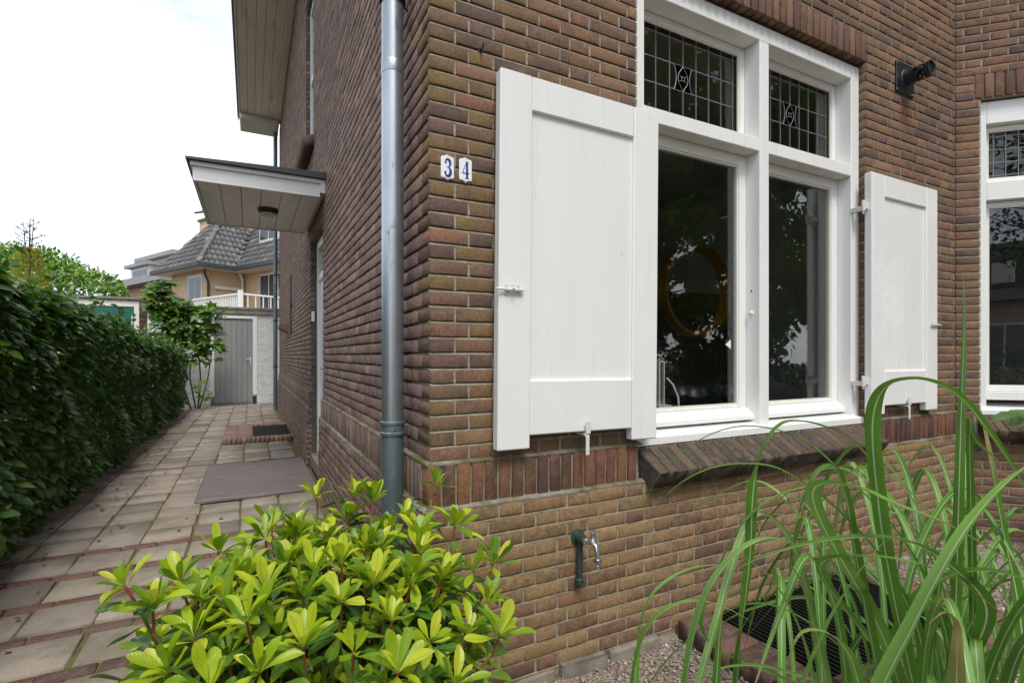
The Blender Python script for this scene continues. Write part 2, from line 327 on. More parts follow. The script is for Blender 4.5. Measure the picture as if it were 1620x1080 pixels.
def joined(name, insts, mat, parent, smooth=False):
    """insts: (template, 4x4 matrix) -> one mesh object"""
    if not insts: return None
    by = {}
    for t, m in insts: by.setdefault(id(t), (t, []))[1].append(m)
    Vs, Ls, Cs, Us, off = [], [], [], [], 0
    for t, ms in by.values():
        A = np.array([[list(r) for r in m] for m in ms]); n = len(ms); k = len(t.V)
        W = np.einsum('nij,kj->nki', A[:, :3, :3], t.V)+A[:, None, :3, 3]
        Vs.append(W.reshape(-1, 3)); Ls.append((t.loops[None]+(np.arange(n)*k)[:, None]+off).ravel()); Cs.append(np.tile(t.counts, n))
        if t.UV is not None: Us.append(np.tile(t.UV, (n, 1)))
        off += n*k
    V = np.concatenate(Vs); base = Vector(((V[:, 0].min()+V[:, 0].max())/2, (V[:, 1].min()+V[:, 1].max())/2, V[:, 2].min()))
    me = raw_mesh(name, V-np.array(base), np.concatenate(Ls), np.concatenate(Cs), np.concatenate(Us) if Us else None, mat, smooth)
    return place(bpy.data.objects.new(name, me), parent, base)
def single(name, t, m, mat, parent, smooth=False):
    o = bpy.data.objects.new(name, t.mesh(name, mat, smooth)); COL.objects.link(o)
    WL[o] = m.translation.copy(); o.parent = parent
    if parent is not None: m = Matrix.Translation(-WL[parent]) @ m
    o.matrix_basis = m; return o
def pieces(name, insts, mat, parent, n=300, smooth=False, size=None, stuffname=None):
    """the n pieces that show largest become parts, the rest one part of kind stuff"""
    insts = sorted(insts, key=lambda q: -(size(q) if size else seen_size(q[1].translation, q[1].median_scale)))
    for t, m in insts[:n]: single(name, t, m, mat, parent, smooth)
    o = joined(stuffname or name, insts[n:], mat, parent, smooth)
    if o: o['kind'] = 'stuff'
    return o
class MB:                                 # collects shapes into one mesh; M is applied to everything added
    def __init__(s, M=None): s.bm = bmesh.new(); s.M = M or Matrix.Identity(4)
    def poly(s, pts): return [s.bm.verts.new(s.M @ Vector(p)) for p in pts]
    def face(s, vs):
        try: return s.bm.faces.new(vs)
        except ValueError: return None
    def hexa(s, p):                       # 8 corners: bottom ring then top ring
        v = s.poly(p)
        for f in ((3, 2, 1, 0), (4, 5, 6, 7), (0, 1, 5, 4), (1, 2, 6, 5), (2, 3, 7, 6), (3, 0, 4, 7)): s.face([v[i] for i in f])
        return s
    def box(s, x0, x1, y0, y1, z0, z1):
        return s.hexa([(x0, y0, z0), (x1, y0, z0), (x1, y1, z0), (x0, y1, z0), (x0, y0, z1), (x1, y0, z1), (x1, y1, z1), (x0, y1, z1)])
    def prism(s, pts, vec):               # closed polygon (3D points) extruded along vec
        vec = Vector(vec); a = s.poly(pts); b = s.poly([Vector(p)+vec for p in pts]); n = len(pts)
        s.face(a[::-1]); s.face(b)
        for i in range(n): s.face([a[i], a[(i+1) % n], b[(i+1) % n], b[i]])
        return s
    def tube(s, pts, rad, seg=10, cap=True):
        pts = [Vector(p) for p in pts]; rad = rad if isinstance(rad, (list, tuple)) else [rad]*len(pts); rings = []; up = None
        for i, p in enumerate(pts):
            d = (pts[min(i+1, len(pts)-1)]-pts[max(i-1, 0)])
            d = d.normalized() if d.length > 1e-9 else Vector((0, 0, 1))
            if up is None: up = Vector((0, 0, 1)) if abs(d.z) < .9 else Vector((1, 0, 0))
            u = d.cross(up); u = u.normalized() if u.length > 1e-6 else d.orthogonal().normalized()
            w = u.cross(d); up = w
            rings.append(s.poly([p+(u*math.cos(2*math.pi*k/seg)+w*math.sin(2*math.pi*k/seg))*rad[i] for k in range(seg)]))
        for a, b in zip(rings, rings[1:]):
            for k in range(seg): s.face([a[k], a[(k+1) % seg], b[(k+1) % seg], b[k]])
        if cap: s.face(rings[0][::-1]); s.face(rings[-1])
        return s
    def lathe(s, prof, o, axis=(0, 0, 1), seg=16):   # prof: (distance along the axis, radius)
        a = Vector(axis).normalized(); u = a.orthogonal().normalized(); w = a.cross(u); o = Vector(o); rings = []
        for h, r in prof: rings.append(s.poly([o+a*h+(u*math.cos(2*math.pi*k/seg)+w*math.sin(2*math.pi*k/seg))*max(r, 1e-4) for k in range(seg)]))
        for p, q in zip(rings, rings[1:]):
            for k in range(seg): s.face([p[k], p[(k+1) % seg], q[(k+1) % seg], q[k]])
        s.face(rings[0][::-1]); s.face(rings[-1]); return s
    def build(s, name, mat, parent=None, bevel=0, smooth=False, jitter=0, kind=None, label=None):
        bm = s.bm; bmesh.ops.recalc_face_normals(bm, faces=bm.faces[:])
        if bevel: bmesh.ops.bevel(bm, geom=bm.edges[:], offset=bevel, segments=1, affect='EDGES', clamp_overlap=True)
        if jitter:
            for v in bm.verts: v.co += Vector((random.uniform(-1, 1), random.uniform(-1, 1), random.uniform(-1, 1)))*jitter
        me = bpy.data.meshes.new(name); lo = Vector((1e9,)*3); hi = -lo
        for v in bm.verts:
            lo = Vector(map(min, lo, v.co)); hi = Vector(map(max, hi, v.co))
        base = Vector(((lo.x+hi.x)/2, (lo.y+hi.y)/2, lo.z))
        bmesh.ops.translate(bm, verts=bm.verts[:], vec=-base); bm.to_mesh(me); bm.free()
        if smooth:
            me.polygons.foreach_set('use_smooth', [True]*len(me.polygons))
            try: me.set_sharp_from_angle(angle=R(40))
            except Exception: pass
        me.materials.append(mat); o = place(bpy.data.objects.new(name, me), parent, base)
        if kind: o['kind'] = kind
        if label: o['label'] = label
        return o
def frame_local(org, udir, into):         # matrix with x = along the wall, y = into the wall, z = up
    u, v = Vector(udir).normalized(), Vector(into).normalized()
    return Matrix(((u.x, v.x, 0, org[0]), (u.y, v.y, 0, org[1]), (0, 0, 1, org[2] if len(org) > 2 else 0), (0, 0, 0, 1)))
# ------------------------------------------------------------------ templates for bricks and tiles
random.seed(11)
def tpl_brick(Lx, H, D, rnd_=.0022, c=.0045):
    """face at y = 0 (slightly dressed edge), body to y = D, centred on x and z"""
    a, h = Lx/2, H/2; j = lambda: random.uniform(-rnd_, rnd_)
    out = [(-a+c, -h), (0, -h), (a-c, -h), (a, -h+c), (a, h-c), (a-c, h), (0, h), (-a+c, h), (-a, h-c), (-a, -h+c)]
    out = [(x+j(), z+j()) for x, z in out]; n = len(out); g = .0018
    ins = [(x*(1-2*g/Lx), z*(1-2*g/H)) for x, z in out]
    V = [(x, random.uniform(-.0008, .0008), z) for x, z in ins]+[(x, .0014, z) for x, z in out]+[(x, D, z) for x, z in out]
    F = [tuple(range(n))]
    for i in range(n):
        k = (i+1) % n
        F += [(i, n+i, n+k, k), (n+i, 2*n+i, 2*n+k, n+k)]
    return Tpl(V, F)
LEN = {'H': .10, 'Q': .16, 'S': .21}
TB = {k: [tpl_brick(LEN[k], .0505, .055) for _ in range(6 if k == 'S' else 5)] for k in LEN}
TBQ = {'H': [tpl_brick(.10, .0505, .16) for _ in range(5)], 'Q': [tpl_brick(.16, .0505, .10) for _ in range(5)]}
TSOL = [tpl_brick(.0515, .166, .06) for _ in range(6)]
TLIN = [tpl_brick(.052, .178, .065, .001) for _ in range(5)]
def tpl_block(lx, ly, lz, ch, jit=.001):
    """block, top at z = 0, centred on x and y, chamfered top"""
    a, b = lx/2, ly/2; j = lambda: random.uniform(-jit, jit); q = [(-1, -1), (1, -1), (1, 1), (-1, 1)]
    V = [(s*a, t*b, -lz) for s, t in q]+[(s*a+j(), t*b+j(), -ch) for s, t in q]+[(s*(a-ch)+j(), t*(b-ch)+j(), j()*.5) for s, t in q]
    F = [(8, 9, 10, 11), (3, 2, 1, 0)]
    for o in (0, 4):
        for i in range(4): k = (i+1) % 4; F.append((o+i, o+k, o+4+k, o+4+i))
    return Tpl(V, F)

# ------------------------------------------------------------------ the setting: ground, path
mb = MB(); mb.box(-70, 70, -70, 110, -.4, -.03)
ground = mb.build('ground', MT['soil'], kind='structure')
mb = MB()                                    # gravel bed, a gently uneven sheet
gx, gy = np.linspace(-.33, 9, 48), np.linspace(-4.2, .1, 26); idx = {}
for i, x in enumerate(gx):
    for k, y in enumerate(gy): idx[i, k] = mb.bm.verts.new((x, y, -.012+.012*mnoise.noise((x*2.2, y*2.2, 0))))
for i in range(len(gx)-1):
    for k in range(len(gy)-1): mb.bm.faces.new((idx[i, k], idx[i+1, k], idx[i+1, k+1], idx[i, k+1]))
gravel_bed = mb.build('gravel_bed', MT['gravel'], smooth=True, kind='structure')
def tpl_stone():
    bm = bmesh.new(); bmesh.ops.create_icosphere(bm, subdivisions=1, radius=1)
    for v in bm.verts: v.co *= random.uniform(.75, 1.15)
    t = Tpl([tuple(v.co) for v in bm.verts], [tuple(v.index for v in f.verts) for f in bm.faces]); bm.free(); return t
TST = [tpl_stone() for _ in range(5)]
st = []
for _ in range(9500):
    x = random.uniform(.0, 3.6); y = random.uniform(-1.5, -.045)
    if 1.27 < x < 2.75 and -.78 < y: continue
    r = random.choice((.004, .005, .006, .006, .007, .008, .010)); z = -.010+.012*mnoise.noise((x*2.2, y*2.2, 0))+random.uniform(0, .006)
    st.append((random.choice(TST), Matrix.Translation((x, y, z)) @ Matrix.Rotation(random.uniform(0, 6.3), 4, 'Z') @ Matrix.Rotation(random.uniform(0, 6.3), 4, 'X') @ Matrix.Diagonal((r*random.uniform(.9, 1.6), r*random.uniform(.8, 1.2), r*random.uniform(.55, .9), 1))))
o = joined('gravel', st, MT['stone'], None); tag(o, 'loose brown and grey gravel on the ground below the front window', 'gravel', kind='stuff')

mb = MB()                                    # sand bed of the path, with its edge
mb.box(-3.2, -.005, .001, 13.44, -.02, .079); mb.box(-3.2, -.34, -4, .0, -.02, .079)
path = mb.build('path', MT['sand'], kind='structure')
TT = [tpl_block(.288, .288, .05, .005, .004) for _ in range(7)]
TPB = [tpl_block(.192, .078, .05, .005, .003) for _ in range(6)]
tiles, pbr = [], []
def lay(t, x, y, dz=0.0, tilt=.9, out=None):
    out.append((t, Matrix.Translation((x, y, .094+dz+random.uniform(-.007, .005))) @ Matrix.Rotation(R(random.uniform(-tilt, tilt)), 4, 'X') @ Matrix.Rotation(R(random.uniform(-tilt, tilt)), 4, 'Y') @ Matrix.Rotation(R(random.uniform(-1.4, 1.4)), 4, 'Z') @ Matrix.Diagonal((random.uniform(.965, 1.0), random.uniform(.955, 1.0), 1, 1))))
rows = []; y = .72-.39*9
while y < 13.3:
    if y < 2.3 or (4.9 < y < 5.3) or (8.0 < y < 8.4):
        rows.append(('b', y, .088)); y += .088
    rows.append(('t', y, .30)); y += .30
for kind, y0, d in rows:
    yc = y0+d/2
    right = -.045 if y0 > -.05 else -.36
    if kind == 't':
        for i in range(-6, 5):
            xc = -1.15+.3*i
            if xc+.14 > right or xc < -2.7: continue
            if -1.06 < xc < 0 and 3.25 < yc < 4.9 and xc > -1.0: continue
            if xc > -.86 and 6.5 < yc < 8.35: continue
            lay(random.choice(TT), xc+random.uniform(-.004, .004), yc, 0, .8, tiles)
    else:
        xo = random.choice((0, .06, .12))
        for i in range(-14, 1):
            xc = -.02+xo+.2*i-.13
            if xc+.1 > right or xc < -2.75: continue
            if xc > -1.1 and 3.2 < yc < 4.9: continue
            if xc > -.86 and 6.5 < yc < 8.35: continue
            lay(random.choice(TPB), xc, yc, -.002, 1.2, pbr)
pieces('paving_tile', tiles, MT['tile'], path, 300)
pieces('paving_brick', pbr, MT['pave_brick'], path, 120)

# ------------------------------------------------------------------ the brick house
H = thing('brick_house', 'brown brick corner house with white framed windows and white shutters', 'house', (0, 0, 0))
WO = (1.035, 2.99, .93, 3.311)               # front window opening
LINT = (.985, 2.992, 3.311, 3.497)
DOOR = (3.33, 4.48, .0, 2.70); UPW = (4.15, 5.0, 3.82, 5.7)
BX0 = 4.17; BD = Vector((math.sqrt(.5), -math.sqrt(.5), 0)); BN = Vector((math.sqrt(.5), math.sqrt(.5), 0))
BAYM = frame_local((BX0, 0, 0), BD, BN)
BWO = (.155, .90, .93, 3.32); BAYW = 1.06
B2O = Vector((BX0, 0, 0))+BD*BAYW
BAY2M = frame_local(B2O, (1, 0, 0), (0, 1, 0))
def slab_wall(mb, u0, u1, z0, z1, v0, v1, holes):
    us = sorted({u0, u1, *[h[0] for h in holes], *[h[1] for h in holes]}); zs = sorted({z0, z1, *[h[2] for h in holes], *[h[3] for h in holes]})
    us = [u for u in us if u0 <= u <= u1]; zs = [z for z in zs if z0 <= z <= z1]
    for a, b in zip(us, us[1:]):
        for c, d in zip(zs, zs[1:]):
            if any(h[0] <= (a+b)/2 <= h[1] and h[2] <= (c+d)/2 <= h[3] for h in holes): continue
            mb.box(a, b, v0, v1, c, d)
SIDEM = frame_local((0, 0, 0), (0, 1, 0), (1, 0, 0))      # left-handed on purpose only for slabs: u = y, v = x
mb = MB()
slab_wall(mb, .012, 4.45, -.05, 6.85, .0115, .28, [(WO[0]-.008, WO[1]+.008, WO[2], WO[3]+.02)])
front_wall = mb.build('front_wall', MT['mortar'], H); mb = MB(); mb.box(-.032, 1.03, -.0345, .009, -.05, .772); mb.box(2.995, 4.21, -.0345, .009, -.05, .772); mb.box(1.03, 2.995, -.0345, .009, -.05, .76)
mb.box(-.012, 1.03, -.0115, .010, .772, .950); mb.box(2.995, 4.19, -.0115, .010, .772, .950)
mb.build('plinth', MT['plinth_mortar'], front_wall)
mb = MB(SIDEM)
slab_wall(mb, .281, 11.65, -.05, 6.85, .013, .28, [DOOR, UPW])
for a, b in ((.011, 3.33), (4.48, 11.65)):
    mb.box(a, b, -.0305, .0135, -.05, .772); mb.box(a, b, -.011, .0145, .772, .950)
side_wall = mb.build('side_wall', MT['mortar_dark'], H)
mb = MB(BAYM); slab_wall(mb, .0, BAYW+.1, -.05, 6.85, .0115, .25, [BWO])
mb.M = BAY2M; slab_wall(mb, .002, 2.2, -.05, 6.85, .0085, .25, [(.2, 1.9, .93, 3.32)])
bay_wall = mb.build('bay_wall', MT['mortar'], H)
# sloped mortar ledges on the plinth
def ledge(mb, M, u0, u1, z, v0, v1, h):
    mb = MB(M); mb.prism([(u0, v0, z-.004), (u0, v1+.004, z-.004), (u0, v1+.004, z+h), (u0, v0, z+.003)], (u1-u0, 0, 0)); mb.build('ledge', MT['ledge'], H)
for u0, u1 in ((-.04, 1.06), (2.99, 4.2)):
    ledge(mb, Matrix.Identity(4), u0, u1, .775, -.039, -.0195, .014)
    ledge(mb, Matrix.Identity(4), max(u0, -.02), u1, .952, -.0195, .0, .012)
for u0, u1 in ((-.03, 3.325), (4.485, 11.66)):
    ledge(mb, SIDEM, u0, u1, .775, -.040, -.0195, .016); ledge(mb, SIDEM, u0+.012, u1, .952, -.020, .0, .013)
ledge(mb, BAYM, .0, BAYW, .775, -.02, .0, .012)


FRONT, SIDE, BAY, SOL, LIN, PLI, PLS, SOS = [], [], [], [], [], [], [], []
MF = Matrix.Identity(4)
def rot_of(kind):
    return {'f': Matrix.Identity(3), 's': Matrix(((0, 1, 0), (-1, 0, 0), (0, 0, 1))), 'b': BAYM.to_3x3(), 'b2': BAY2M.to_3x3()}[kind]
def wpoint(kind, u, v, z):
    if kind == 'f': return Vector((u, v, z))
    if kind == 's': return Vector((v, u, z))
    return (BAYM if kind == 'b' else BAY2M) @ Vector((u, v, z))
HEAD = MB()
def put(out, kind, tl, nom, u0, u1, zc, off, rough=1, zs=1):
    t = random.choice(tl); v = -off+random.uniform(-.0016, .0016)*rough
    m = Matrix.Translation(wpoint(kind, (u0+u1)/2, v, zc+random.uniform(-.0012, .0012)*rough)) @ rot_of(kind).to_4x4()
    m = m @ Matrix.Rotation(R(random.uniform(-.45, .45)*rough), 4, 'Y') @ Matrix.Rotation(R(random.uniform(-.5, .5)*rough), 4, 'Z') @ Matrix.Diagonal(((u1-u0)/nom, 1, zs, 1))
    out.append((t, m))
    if kind in 'fb' and nom < .3 and zs == 1 and tl not in (TSOL, TLIN):
        HEAD.M = Matrix.Identity(4) if kind == 'f' else BAYM; HEAD.box(u1-.001, u1+.0112, -off+.0036, -off+.03, zc-.0255, zc+.0255)
def bond(out, kind, u0, u1, zbase, ks, off, holes=(), zmax=None, rough=1, corner=True, own=True, flip=0):
    for k in ks:
        z0 = zbase+.062*k; zc = z0+.031
        q = [('Q', .16)] if (k+flip) % 2 == 0 else [('H', .10)]; u = u0; seq = []
        first = True
        while u < u1:
            kd, ln = q[0] if first else (('H', .10) if seq[-1][0] in 'SQ' else ('S', .21))
            seq.append((kd, u, min(u+ln, u1))); u += ln+.010
            first = False
        for i, (kd, a, b) in enumerate(seq):
            if i == 0 and corner:
                if own: put(out, kind, TBQ[kd], LEN[kd], a, b, zc, off, rough*.5)
                continue
            if zmax and z0 > zmax((a+b)/2): continue
            segs = [(a, b)]
            for h in holes:
                if h[2]-.02 < zc < h[3]+.02:
                    ns = []
                    for c, d in segs:
                        if d <= h[0] or c >= h[1]: ns.append((c, d)); continue
                        if c < h[0]: ns.append((c, h[0]))
                        if d > h[1]: ns.append((h[1], d))
                    segs = ns
            for c, d in segs:
                if d-c < .012: continue
                l = d-c; kk = 'H' if l < .125 else 'Q' if l < .18 else 'S'
                put(out, kind, TB[kk], LEN[kk], c, d, zc, off, rough)
SH_L = (.27, 1.115); SH_R = (2.945, 3.78)
bond(FRONT, 'f', 0, 4.165, .955, range(0, 58), 0, [WO, LINT])
zside = lambda y: 1.38+562.5/807.5*(2+.89*y)+.22
bond(SIDE, 's', 0, 11.65, .955, range(0, 95), 0, [DOOR, UPW], zside, .85, True, False, 1)
bond(PLI, 'f', -.04, 4.2, .775-.062*12, range(0, 12), .04)
bond(PLS, 's', -.04, 3.33, .775-.062*12, range(0, 12), .04, (), None, 1.3, True, False, 1)
bond(PLS, 's', 4.48, 11.65, .775-.062*12, range(0, 12), .04, (), None, 1.3, False)
# bay: courses beside the window are single bricks
for k in range(0, 58):
    z0 = .955+.062*k; zc = z0+.031
    if zc < 3.33: put(BAY, 'b', TB['Q'], .16, .004, .148, zc, 0); put(BAY, 'b', TB['Q'], .16, .905, BAYW-.004, zc, 0)
    elif zc < 3.51: put(BAY, 'b', TB['H'], .10, .004, .118, zc, 0); put(BAY, 'b', TB['H'], .10, .94, BAYW-.004, zc, 0)
    else:
        u = .002 if k % 2 else .06
        if k % 2 == 0: put(BAY, 'b', TB['H'], .10, .002, .05, zc, 0)
        s = k % 2
        while u < BAYW-.02:
            ln = .21 if s else .10; e = min(u+ln, BAYW-.002); kk = 'H' if e-u < .125 else 'Q' if e-u < .18 else 'S'
            put(BAY, 'b', TB[kk], LEN[kk], u, e, zc, 0); u += ln+.01; s = not s
bond(BAY, 'b', .0, BAYW, .775-.062*12, range(0, 12), .012, corner=False)
bond(BAY, 'b2', .0, 2.2, .955, range(0, 58), 0, [(.2, 1.9, .93, 3.5)], corner=False)
bond(BAY, 'b2', .0, 2.2, .775-.062*12, range(0, 12), .012, corner=False)
u = -.014
while u < 4.15:
    if not (1.0 < u < 2.99): put(SOL, 'f', TSOL, .0515, u, u+.0515, .863, .02, 1.2)
    u += .0615
u = .0
while u < .12: put(SOL, 'b', TSOL, .0515, u+.004, u+.054, .863, .006, 1); u += .0615
u = .93
while u < BAYW: put(SOL, 'b', TSOL, .0515, u, u+.0515, .863, .006, 1); u += .0615
u = .05
while u < 11.6:
    if not (3.27 < u < 4.48): put(SOS, 's', TSOL, .0515, u, u+.0515, .863, .02, 1.2)
    u += .0615
u = LINT[0]+.004
while u < LINT[1]-.03: put(LIN, 'f', TLIN, .052, u, u+.0525, 3.404, .001, .7); u += .0625
u = .123
while u < .95: put(LIN, 'b', TLIN, .052, u, u+.0525, 3.414, .001, .7); u += .0625
def bsize(q):
    t, m = q; p = m.translation; s = pj(p)
    if s is None or not (-40 < s[0] < 1660 and -40 < s[1] < 1110): return 0
    if abs(p.y) < .06 and (SH_L[0] < p.x < SH_L[1] or SH_R[0] < p.x < SH_R[1]) and 1.02 < p.z < 2.52: return 0
    n = m.to_3x3().col[1].normalized(); d = (p-CAM); L_ = (m.to_3x3().col[0].length)*(max(t.V[:, 0])-min(t.V[:, 0]))
    return L_*abs(n.dot(d.normalized()))/d.length**2
both = sorted([(bsize(q), 0, i, q) for i, q in enumerate(FRONT)]+[(bsize(q), 1, i, q) for i, q in enumerate(PLI)]+[(bsize(q), 2, i, q) for i, q in enumerate(SIDE)]+[(bsize(q), 3, i, q) for i, q in enumerate(BAY)], key=lambda a: -a[0])
mats4 = [MT['brick'], MT['plinth'], MT['side_brick'], MT['brick']]; pars = [front_wall, front_wall, side_wall, bay_wall]
rest = [[], [], [], []]
for n_, (s, w, i, q) in enumerate(both):
    if n_ < 300: single('brick', q[0], q[1], mats4[w], pars[w])
    else: rest[w].append(q)
for w in range(4):
    o = joined('brickwork', rest[w], mats4[w], pars[w])
    if o: o['kind'] = 'stuff'
o = joined('plinth_brickwork', PLS, MT['side_brick'], side_wall); o['kind'] = 'stuff'
pieces('soldier_brick', SOL, MT['soldier'], front_wall, 60, size=bsize)
pieces('soldier_brick', SOS, MT['side_brick'], side_wall, 40, size=bsize)
pieces('lintel_brick', LIN, MT['lintel'], front_wall, 60, size=bsize)
# upright joints between the bricks
o = HEAD.build('head_joint', MT['mortar'], front_wall); o['kind'] = 'stuff'
# weathered bed joints: flush with the brick below, cut back under the brick above
mb = MB()
def bed(M, u0, u1, z, off, dp=.010):
    mb.M = M; mb.prism([(u0, -off+.0022, z-.0062), (u0, -off+.0022, z-.0015), (u0, -off+dp, z+.0050), (u0, -off+.03, z+.0050), (u0, -off+.03, z-.0062)], (u1-u0, 0, 0))
for k in range(0, 57):
    z = .955+.062*k+random.uniform(-.0008, .0008)
    a = [(.002, 4.16)]
    if z < 3.31: a = [(.002, 1.033), (2.993, 4.16)]
    elif z < 3.49: a = [(.002, LINT[0]-.002), (LINT[1]+.004, 4.16)]
    for u0, u1 in a: bed(MF, u0, u1, z, 0)
    if z > 3.52: bed(BAYM, .003, BAYW, z, 0)
    else: bed(BAYM, .003, .118 if z > 3.32 else .150, z, 0)
o = mb.build('bed_joint', MT['mortar'], front_wall); o['kind'] = 'stuff'; mb = MB()
for k in range(1, 13):
    z = .775-.062*k
    bed(MF, -.038, 4.19, z, .04, .0065); bed(BAYM, .0, BAYW, z, .012)
o = mb.build('plinth_joint', MT['plinth_mortar'], front_wall); o['kind'] = 'stuff'
# sloped brick sills
def tilt_sill(M, u0, u1, out, pitch=.0622):
    u = u0
    while u < u1-.03:
        ux = (M.to_3x3() @ Vector((-1, 0, 0))); dy = (M.to_3x3() @ Vector((0, -.854, -.52))); dz = (M.to_3x3() @ Vector((0, -.52, .854)))
        c = M @ Vector((u+pitch/2, -.062+random.uniform(-.002, .002), .886+random.uniform(-.002, .002)))
        m = Matrix(((ux.x, dy.x, dz.x, c.x), (ux.y, dy.y, dz.y, c.y), (ux.z, dy.z, dz.z, c.z), (0, 0, 0, 1)))
        out.append((random.choice(TSI), m)); u += pitch
TSI = [tpl_block(.055, .185, .098, .005, .0022) for _ in range(6)]
si = []; tilt_sill(MF, 1.058, 2.99, si)
pieces('sill_brick', si, MT['sill_brick'], front_wall, 60)
si = []; tilt_sill(BAYM, .14, .95, si); pieces('sill_brick', si, MT['sill_brick'], bay_wall, 30)
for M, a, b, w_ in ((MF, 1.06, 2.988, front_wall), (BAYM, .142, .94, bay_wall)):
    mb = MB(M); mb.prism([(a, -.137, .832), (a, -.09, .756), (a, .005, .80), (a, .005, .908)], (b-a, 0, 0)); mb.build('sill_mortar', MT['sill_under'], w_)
# rough footing under the lowest course
mb = MB(); u = -.05
while u < 4.1:
    w = random.uniform(.06, .32); h = random.uniform(-.004, .044)
    y_ = -.046-random.uniform(0, .026); mb.hexa([(u, y_-.012, -.06), (u+w-.008, y_-.02, -.06), (u+w-.008, -.02, -.06), (u, -.02, -.06), (u+.01, y_, h), (u+w-.02, y_+random.uniform(-.01, .01), h+random.uniform(-.012, .008)), (u+w-.012, -.02, h), (u+.006, -.02, h)]); u += w
mb.build('footing', MT['concrete'], front_wall, bevel=.007, jitter=.006, kind='stuff')
# ------------------------------------------------------------------ windows of the house
def pane_quad(name, M, u0, u1, z0, z1, v, mat, parent, label=None):
    mb = MB(M); mb.box(u0, u1, v, v+.004, z0, z1); return mb.build(name, mat, parent, label=label)
def sash(M, u0, u1, z0, z1, v, w, parent, bar=False, leaded=None, bead=True):
    mb = MB(M); d = .045
    mb.box(u0, u0+w, v, v+d, z0, z1); mb.box(u1-w, u1, v, v+d, z0, z1)
    mb.box(u0+w, u1-w, v, v+d, z1-w, z1); mb.box(u0+w, u1-w, v, v+d, z0, z0+w)
    s = mb.build('sash', MT['white'], parent, bevel=.0025)
    # thin glazing bead
    mb = MB(M); a, b, c, e, g = u0+w-.001, u1-w+.001, z0+w-.001, z1-w+.001, .012
    mb.box(a, a+g, v+.008, v+.03, c, e); mb.box(b-g, b, v+.008, v+.03, c, e); mb.box(a+g, b-g, v+.008, v+.03, c, c+g); mb.box(a+g, b-g, v+.008, v+.03, e-g, e)
    mb.build('glazing_bead', MT['cream'], parent)
    pane_quad('pane', M, a+.004, b-.004, c+.004, e-.004, v+.020, MT['glass_up'] if leaded else MT['glass'], parent)
    if leaded: cames(M, a+g, b-g, c+g, e-g, v+.0165, parent, *leaded)
    if bar:                                        # weather bar along the foot of the sash
        mb = MB(M); mb.prism([(u0-.02, v-.002, z0+.045), (u0-.02, v-.05, z0+.002), (u0-.02, v-.05, z0-.022), (u0-.02, v-.002, z0-.022)], (u1-u0+.04, 0, 0))
        mb.build('weather_bar', MT['white'], parent, bevel=.002)
def cames(M, u0, u1, z0, z1, v, parent, nc, nr):
    mb = MB(M); t = .0026; b = .032
    uu = [u0+b]+[u0+b+(u1-u0-2*b)*i/nc for i in range(1, nc)]+[u1-b]
    zt = z1-b; zz = [z0+b*.6]+[z0+b*.6+(zt-z0-b*.6)*i/nr for i in range(1, nr)]+[zt]
    ci, ri = nc//2, nr//2
    cu, cz = uu[ci], (zz[ri]+zz[ri+1])/2; hh = (zz[ri+1]-zz[ri])/2; hw = hh*.82
    for i, u in enumerate(uu):
        if i == ci: mb.box(u-t, u+t, v, v+.005, z0, cz-hh); mb.box(u-t, u+t, v, v+.005, cz+hh, z1)
        else: mb.box(u-t, u+t, v, v+.005, z0, z1)
    for z in zz: mb.box(u0, u1, v+.0005, v+.0045, z-t, z+t)
    def lead(p, q):
        mb.tube([(p[0], v+.002, p[1]), (q[0], v+.002, q[1])], t*.9, 6)
    dia = [(cu, cz+hh), (cu+hw*.62, cz+hh*.30), (cu+hw*.62, cz-hh*.30), (cu, cz-hh), (cu-hw*.62, cz-hh*.30), (cu-hw*.62, cz+hh*.30)]
    for p, q in zip(dia, dia[1:]+dia[:1]): lead(p, q)
    k = .16
    core = [(cu+hw*k*1.3*math.cos(R(a)), cz+hh*k*1.3*math.sin(R(a))) for a in range(0, 360, 45)]
    for p, q in zip(core, core[1:]+core[:1]): lead(p, q)
    for p, q in ((dia[1], core[1]), (dia[2], core[7]), (dia[4], core[5]), (dia[5], core[3])): lead(p, q)
    side = []
    for s in (-1, 1):
        arc = [(cu+s*(hw*1.15-hw*.28*math.cos(math.pi*(i/6-.5))), cz-hh+2*hh*i/6) for i in range(7)]; side.append(arc)
        for p, q in zip(arc, arc[1:]): lead(p, q)
    mb.build('lead_came', MT['lead'], parent)
    def glaze(name, pts, mat):
        m_ = MB(M); m_.prism([(p[0], v+.0005, p[1]) for p in pts], (0, .0022, 0)); m_.build(name, mat, parent)
    glaze('amber_piece', dia, MT['glass_amber'])
    for s, arc in zip((-1, 1), side):
        glaze('green_piece', arc[3:]+[(cu+s*.004, cz+hh), (cu+s*hw*.62, cz+hh*.30)], MT['glass_green'])
        glaze('green_piece', [(cu+s*hw*.62, cz-hh*.30), (cu+s*.004, cz-hh)]+arc[:4], MT['glass_green'])
    glaze('amber_border', [(u0, zt+t), (u1, zt+t), (u1, z1), (u0, z1)], MT['glass_amber'])
    glaze('amber_border', [(u1-b+t, z0), (u1, z0), (u1, zt), (u1-b+t, zt)], MT['glass_amber'])
def member(mb, a, b, c, d, v0, v1): mb.box(a, b, v0, v1, c, d)
